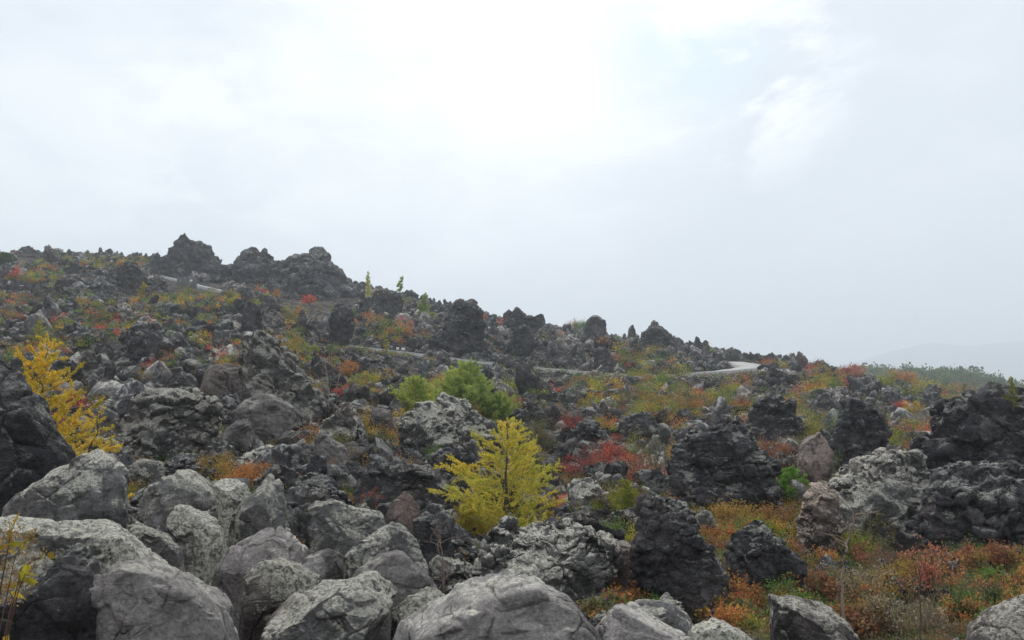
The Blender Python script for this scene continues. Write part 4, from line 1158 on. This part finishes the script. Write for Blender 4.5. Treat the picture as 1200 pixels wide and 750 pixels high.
# under the upper path there must be nothing hiding it
def hides_path(px, py, wp):
    return (395 < px < 720 and 405 < py < 446 and wp > 5) or (812 < px < 895 and 420 < py < 450) or (172 < px < 265 and 322 < py < 348)
items = [a for a in items if not hides_path(a[1], a[2] - a[0] * .3, a[0])]
NI = 205
for wp, px, py, d, cn in items[:NI]:
    rg, gr = region(px, d)
    st = rng.choice(['dome', 'open', 'twig'], p=[.5, .38, .12])
    word = {'dome': 'bushy', 'open': 'loose', 'twig': 'twiggy'}[st]
    put_shrub(px, py, py - wp * rng.uniform(.45, .75), wp, st, cn, f'{word} {cn} shrub {rg}', f'{word} {cn} shrubs, {gr}', d=d)
# the rest, with herbs and cushions, is one mass of undergrowth
Vs, Qs, Cs, base = [], [], [], 0
def under(x, y, z, w, h, col, n, leaf):
    global base
    u = rng.normal(size=(n, 3)); u /= np.linalg.norm(u, axis=1)[:, None]; u[:, 2] = np.abs(u[:, 2])
    rad = rng.uniform(.35, 1, n)[:, None] * (1 + .35 * np.sin(u[:, :1] * 5 + x) * np.cos(u[:, 1:2] * 4 + y))
    C = u * rad * np.array([w / 2, w / 2, h]) + np.array([x, y, z - .02])
    V, Q = cards(C, u * .6 + rng.normal(size=(n, 3)) * .7, leaf * rng.uniform(.6, 1.4, n), leaf * .5, rng)
    Vs.append(V); Qs.append(Q + base); base += len(V); Cs.append(np.tile(col, (len(V), 1)))
for wp, px, py, d, cn in items[NI:]:
    x = ratio(px, py)[0] * d; z = float(H(x, d, False)[0]); w = wp / F * d
    z += float(np.interp(d, [15, 50, 140], [0, .45, .8]))
    under(x, d, z, w, w * rng.uniform(.4, .7), np.array(COLR[cn]) * rng.uniform(.95, 1.45), int(np.clip(8 * wp, 60, 260)), float(np.clip(1.7 * d / F, .03, .2)))
# low heath hugging the ground where soil shows
m = 0
K = 14000
tt = rng.uniform(-.7, .7, K); dd_ = np.exp(rng.uniform(math.log(6), math.log(120), K)); xx = tt * dd_
vv = fbm(np.stack([xx, dd_, 0 * xx], 1) / 6, 3, 33)
zz = H(xx, dd_, True); ppx, ppy = to_px(np.stack([xx, dd_, zz], 1))
hc = [COLR[c] for c in ('olive', 'tan', 'brown', 'ochre', 'rust', 'green')]
for i in range(K):
    w8 = .08 if ppx[i] < 500 else .20
    if ppx[i] > 800 and dd_[i] < 25: w8 = .5
    if vv[i] < .22 - w8: continue
    if ppx[i] < 700 and dd_[i] < 9: continue
    if on_path(xx[i], dd_[i], .4): continue
    w = rng.uniform(.15, .45) * np.interp(dd_[i], [6, 30, 120], [.8, 1.5, 3])
    under(xx[i], dd_[i], zz[i] + float(np.interp(dd_[i], [10, 50, 120], [0, .2, .4])), w, w * .35, np.array(hc[rng.choice(6, p=[.34, .24, .09, .06, .03, .24])]) * rng.uniform(.8, 1.4), int(np.interp(dd_[i], [6, 30, 120], [110, 50, 22])), float(np.clip(2.0 * dd_[i] / F, .022, .2)))
    m += 1
print('shrubs', len(items), 'heath', m)
o = add('undergrowth', mesh_from('undergrowth', np.concatenate(Vs), [np.concatenate(Qs)], False, np.concatenate(Cs)), M['leafattr'])
tag(o, 'low heath and herbs between the lava rocks', 'undergrowth', None, 'stuff')

# dry grass of the right hand basin
def grass():
    r2 = np.random.default_rng(77); C, L = [], []
    n = 0
    for k in range(900):
        px, py = r2.uniform(600, 1230), r2.uniform(600, 748)
        if px < 800 and py > 690: continue
        d = hit(px, py); x = ratio(px, py)[0] * d
        z = float(H(x, d)[0]); q = 34
        C.append(np.array([x, d, z]) + r2.normal(size=(q, 3)) * np.array([.06, .06, 0]))
    C = np.concatenate(C); n = len(C)
    A = r2.normal(size=(n, 3)) * .38 + np.array([0, 0, 1])
    L = r2.uniform(.06, .24, n)
    V, Q = cards(C, A, L, .005, r2)
    col = np.array([.30, .25, .16]) * r2.uniform(.5, 1.2, (n, 1)); col = np.repeat(col, 4, 0)
    o = add('dry_grass', mesh_from('dry_grass', V, [Q], False, col), M['leafattr']); tag(o, 'dry straw coloured grass in the hollow', 'grass', None, 'stuff')
grass()

# ------------------------------------------------------------------ small built things by the upper path
def box_v(c, sx, sy, sz):
    v = np.array([[x, y, z] for x in (-.5, .5) for y in (-.5, .5) for z in (-.5, .5)]) * np.array([sx, sy, sz]) + np.array(c)
    f = [(0, 1, 3, 2), (4, 6, 7, 5), (0, 4, 5, 1), (2, 3, 7, 6), (0, 2, 6, 4), (1, 5, 7, 3)]
    return v, np.array(f)
def boxes(bs):
    V, Fq, b = [], [], 0
    for B in bs:
        v, f = box_v(*B); V.append(v); Fq.append(f + b); b += 8
    return np.concatenate(V), np.concatenate(Fq)
def board_wall(px0, px1, py0, py1, d, label, sign=None):
    a, b = at(px0, py1, d), at(px1, py1, d); L = b[0] - a[0]; h = (py1 - py0) / F * d + 1.0
    r = bpy.data.objects.new('board_wall', None); COL.objects.link(r); r.location = ((a[0] + b[0]) / 2, d, a[2] - 1.0); tag(r, label, 'wall')
    n = max(3, int(L / .55)); bs = []
    for k in range(n):
        bs.append(((-L / 2 + (k + .5) * L / n, (k % 2) * .06, h / 2), L / n * .9, .07, h - (k * 7 % 3) * .04))
    V, Q = boxes(bs); add('boarding', mesh_from('boarding', V, [Q]), M['board'], r)
    V, Q = boxes([((0, .12, h * .85), L, .06, .14), ((0, .12, h * .35), L, .06, .14)]); add('rail', mesh_from('rail', V, [Q]), M['board'], r)
    for s in (-1, 1):
        V, Q = boxes([((s * (L / 2 - .1), .2, h / 2), .16, .16, h + .1)]); add('post', mesh_from('post', V, [Q]), M['board'], r)
def notice(px, py, d, w, hgt, label):
    p = at(px, py, d); g = float(H(p[0], p[1])[0]); r = bpy.data.objects.new('notice_board', None); COL.objects.link(r)
    r.location = (p[0], p[1], min(g, p[2] - 1)); tag(r, label, 'sign'); z = p[2] - r.location.z
    V, Q = boxes([((0, 0, z), w, .05, hgt)]); add('panel', mesh_from('panel', V, [Q]), M['white'], r)
    V, Q = boxes([((0, .06, z / 2), .08, .06, z)]); add('post', mesh_from('post', V, [Q]), M['board'], r)
board_wall(11, 34, 328, 350, 108, 'left length of weathered grey board wall near the upper left skyline')
board_wall(40, 60, 331, 352, 107, 'right length of weathered grey board wall with orange plants before it')
board_wall(207, 219, 324, 334, 130, 'left leaf of the dark screen beside the upper pale path')
board_wall(219, 230, 325, 338, 128, 'right leaf of the dark screen beside the upper pale path')
notice(25.5, 336, 107.4, .5, .32, 'small white notice against the grey board wall at the left')
notice(224, 329, 127.4, .35, .32, 'small white notice on the dark screen beside the upper path')
notice(466, 408.5, 85, .26, .22, 'left one of two tiny white markers beside the long path')
notice(472.5, 409, 85.4, .32, .24, 'right one of two tiny white markers beside the long path')

# ------------------------------------------------------------------ wooded hill, far mountains
def ridge_mesh(name, d0, crest, depth, mat, amp, seed, base=-40, nx=160, ny=24):
    px = np.array([c[0] for c in crest]); py = np.array([c[1] for c in crest])
    X = np.linspace(px[0], px[-1], nx); t = ratio(X, np.full(nx, 430.))[0]
    zc = CZ + ratio(X, np.interp(X, px, py))[1] * d0
    V = []
    for j in range(ny):
        f = j / (ny - 1) * 2 - 1          # -1 front, +1 back
        y = d0 + f * depth
        s = (math.cos(f * math.pi / 2)) ** .9
        for i in range(nx):
            V.append((t[i] * d0 * 1.0, y, base + (zc[i] - base) * s))
    V = np.array(V); V[:, 2] += amp * fbm(np.stack([V[:, 0], V[:, 1], 0 * V[:, 0]], 1) / (depth * .35), 4, seed) * np.clip((V[:, 2] - base) / 30, 0, 1)
    I = np.arange(nx * ny).reshape(ny, nx); Q = np.stack([I[:-1, :-1], I[:-1, 1:], I[1:, 1:], I[1:, :-1]], -1).reshape(-1, 4)
    o = add(name, mesh_from(name, V, [Q], True), mat); o['kind'] = 'structure'; return V.reshape(ny, nx, 3)
M['hill'] = plain('wooded_slope', (.05, .065, .03), 1, .4, .05)
HILL = ridge_mesh('hill', 330, [(900,452),(960,447),(990,441),(1040,440),(1075,441),(1110,448),(1150,458),(1200,467),(1300,478),(1500,492)], 150, M['hill'], 3, 5, -45)
ridge_mesh('mountain', 3900, [(500,474),(700,466),(850,452),(940,436),(1000,424),(1050,410),(1085,403),(1130,405),(1180,400),(1260,404),(1400,420),(1700,450),(2000,474)], 900, M['hill'], 25, 6, -200)
# far plain trees: one wood
def forest():
    r2 = np.random.default_rng(3); V, Q, C, b = [], [], [], 0
    shapes = []
    for k in range(8):
        n = 300; u = r2.normal(size=(n, 3)); u /= np.linalg.norm(u, axis=1)[:, None]
        cl = r2.normal(size=(10, 3)) * np.array([.5, .5, .35]); cl[:, 2] = np.abs(cl[:, 2]) * (1.6 if k % 3 == 0 else 1.0)
        c = cl[r2.integers(10, size=n)] + u * r2.uniform(.35, .6, (n, 1)) * np.array([1, 1, .7])
        shapes.append(cards(c, u + r2.normal(size=(n, 3)) * .5, .30, .22, r2))
    ny, nx, _ = HILL.shape
    cnt = 0
    while cnt < 4600:
        j = r2.uniform(4, ny / 2 + 2); i = r2.uniform(0, nx - 1.01)
        j0, i0 = int(j), int(i); p = HILL[j0, i0] * (1 - (j - j0)) + HILL[min(j0 + 1, ny - 1), i0] * (j - j0)
        p = p + (HILL[j0, i0 + 1] - HILL[j0, i0]) * (i - i0)
        v, q = shapes[int(r2.integers(8))]
        s = r2.uniform(1.3, 3.0); a = r2.uniform(0, 6.28); R = rot_mat(0, 0, a)
        W = (v @ R.T) * s * np.array([1, 1, r2.uniform(.9, 1.3)]) + p - np.array([0, 0, .1 * s])
        c = np.array([[.09, .14, .055], [.12, .17, .06], [.20, .20, .07], [.07, .12, .055]][r2.choice(4, p=[.4, .3, .1, .2])]) * r2.uniform(.8, 1.2)
        V.append(W); Q.append(q + b); b += len(W); C.append(np.tile(c, (len(W), 1))); cnt += 1
    o = add('forest', mesh_from('forest', np.concatenate(V), [np.concatenate(Q)], False, np.concatenate(C)), M['leafattr'])
    tag(o, 'distant green wood covering the far hill on the right', 'forest', None, 'stuff')
forest()

# ------------------------------------------------------------------ haze
def haze():
    x0, x1, y0, y1, z0, z1 = -3200, 3200, -120, 5600, -820, 420
    V = [(x, y, z) for x in (x0, x1) for y in (y0, y1) for z in (z0, z1)]
    Q = [(0, 1, 3, 2), (4, 6, 7, 5), (0, 4, 5, 1), (2, 3, 7, 6), (0, 2, 6, 4), (1, 5, 7, 3)]
    m, nt, out = new_mat('haze_air')
    v = nd(nt, 'ShaderNodeVolumePrincipled'); v.inputs['Color'].default_value = (.88, .94, 1.0, 1)
    v.inputs['Density'].default_value = .00075; v.inputs['Anisotropy'].default_value = .2
    nt.links.new(v.outputs[0], out.inputs['Volume'])
    o = add('haze', mesh_from('haze', V, [Q]), m); o['kind'] = 'stuff'; o['label'] = 'pale bluish haze over the far slope'; o['category'] = 'haze'
haze()

# ------------------------------------------------------------------ light
SUN_EL, SUN_AZ = math.radians(48), math.radians(-6)      # azimuth from +Y towards +X
def sky():
    w = bpy.data.worlds.new('World'); S.world = w; w.use_nodes = True; nt = w.node_tree; nt.nodes.clear()
    out = nt.nodes.new('ShaderNodeOutputWorld'); bg = nt.nodes.new('ShaderNodeBackground'); bg.inputs[1].default_value = .1
    st = nd(nt, 'ShaderNodeTexSky', sky_type='NISHITA', sun_disc=False); st.sun_elevation = SUN_EL; st.sun_rotation = SUN_AZ
    tc = nt.nodes.new('ShaderNodeTexCoord'); D = tc.outputs['Generated']
    mp = nd(nt, 'ShaderNodeMapping'); mp.inputs['Scale'].default_value = (1, 1, 2.1); mp.inputs['Location'].default_value = (.35, .1, .2)
    nt.links.new(D, mp.inputs[0])
    n1 = noise(nt, mp.outputs[0], 2.0, 6, .5, .35); n2 = noise(nt, mp.outputs[0], 5.2, 9, .62, .25)
    k = math_(nt, 'ADD', math_(nt, 'MULTIPLY', n1, .6), math_(nt, 'MULTIPLY', n2, .4))
    c = ramp(nt, k, [(.43, (.49, .52, .545)), (.50, (.555, .58, .60)), (.56, (.66, .67, .68))])
    def glow(px, py, a0, a1, amt):
        v = at(px, py, 1) - CAM; v = v / np.linalg.norm(v)
        dp = nd(nt, 'ShaderNodeVectorMath', operation='DOT_PRODUCT'); nt.links.new(D, dp.inputs[0]); dp.inputs[1].default_value = tuple(v)
        return ramp(nt, dp.outputs['Value'], [(math.cos(math.radians(a0)), g3(0)), (math.cos(math.radians(a1)), g3(amt))])
    gl = glow(570, 90, 17, 2, .75)
    gk = mix(nt, 1.0, gl, ramp(nt, n2, [(.35, g3(.5)), (.6, g3(1.0))]), 'MULTIPLY')
    c = mix(nt, gk, c, (.92, .92, .92))
    g2 = glow(880, 90, 7.0, 1.5, 1.0)
    c = mix(nt, mix(nt, 1.0, g2, ramp(nt, n2, [(.46, g3(0)), (.56, g3(1))]), 'MULTIPLY'), c, (.86, .86, .86))
    g4 = glow(235, 190, 8.0, 1.5, .8)
    c = mix(nt, mix(nt, 1.0, g4, ramp(nt, n2, [(.46, g3(0)), (.56, g3(1))]), 'MULTIPLY'), c, (.80, .80, .80))
    g3_ = glow(815, 52, 4.5, 1.0, 1.0)
    c = mix(nt, mix(nt, 1.0, g3_, ramp(nt, n2, [(.44, g3(.7)), (.56, g3(0))]), 'MULTIPLY'), c, (.46, .60, .68))
    ten = nd(nt, 'ShaderNodeVectorMath', operation='SCALE'); ten.inputs['Scale'].default_value = 10.0; nt.links.new(c, ten.inputs[0])
    fin = mix(nt, .90, st.outputs[0], ten.outputs[0])
    nt.links.new(fin, bg.inputs[0]); nt.links.new(bg.outputs[0], out.inputs[0])
sky()
sl = bpy.data.lights.new('sun', 'SUN'); sl.energy = 1.5; sl.angle = math.radians(14); sl.color = (1, .96, .9)
so = bpy.data.objects.new('sun', sl); COL.objects.link(so)
sd = Vector((math.sin(SUN_AZ) * math.cos(SUN_EL), math.cos(SUN_AZ) * math.cos(SUN_EL), math.sin(SUN_EL)))
so.rotation_euler = sd.to_track_quat('Z', 'Y').to_euler(); so.location = sd * 50

cam = bpy.data.cameras.new('camera'); cam.sensor_width = 36; cam.lens = 36 * F / 1200; cam.clip_end = 20000; cam.clip_start = .05
co = bpy.data.objects.new('camera', cam); COL.objects.link(co); co.location = CAM; co.rotation_euler = (math.pi / 2 + PITCH, 0, 0)
S.camera = co
S.view_settings.view_transform = 'Standard'; S.view_settings.look = 'None'; S.view_settings.exposure = 0.82; S.view_settings.gamma = 1
S.render.engine = 'CYCLES'
c = S.cycles; c.use_denoising = True; c.max_bounces = 6; c.diffuse_bounces = 3; c.volume_bounces = 3; c.transparent_max_bounces = 4
c.use_adaptive_sampling = True; c.adaptive_threshold = .01
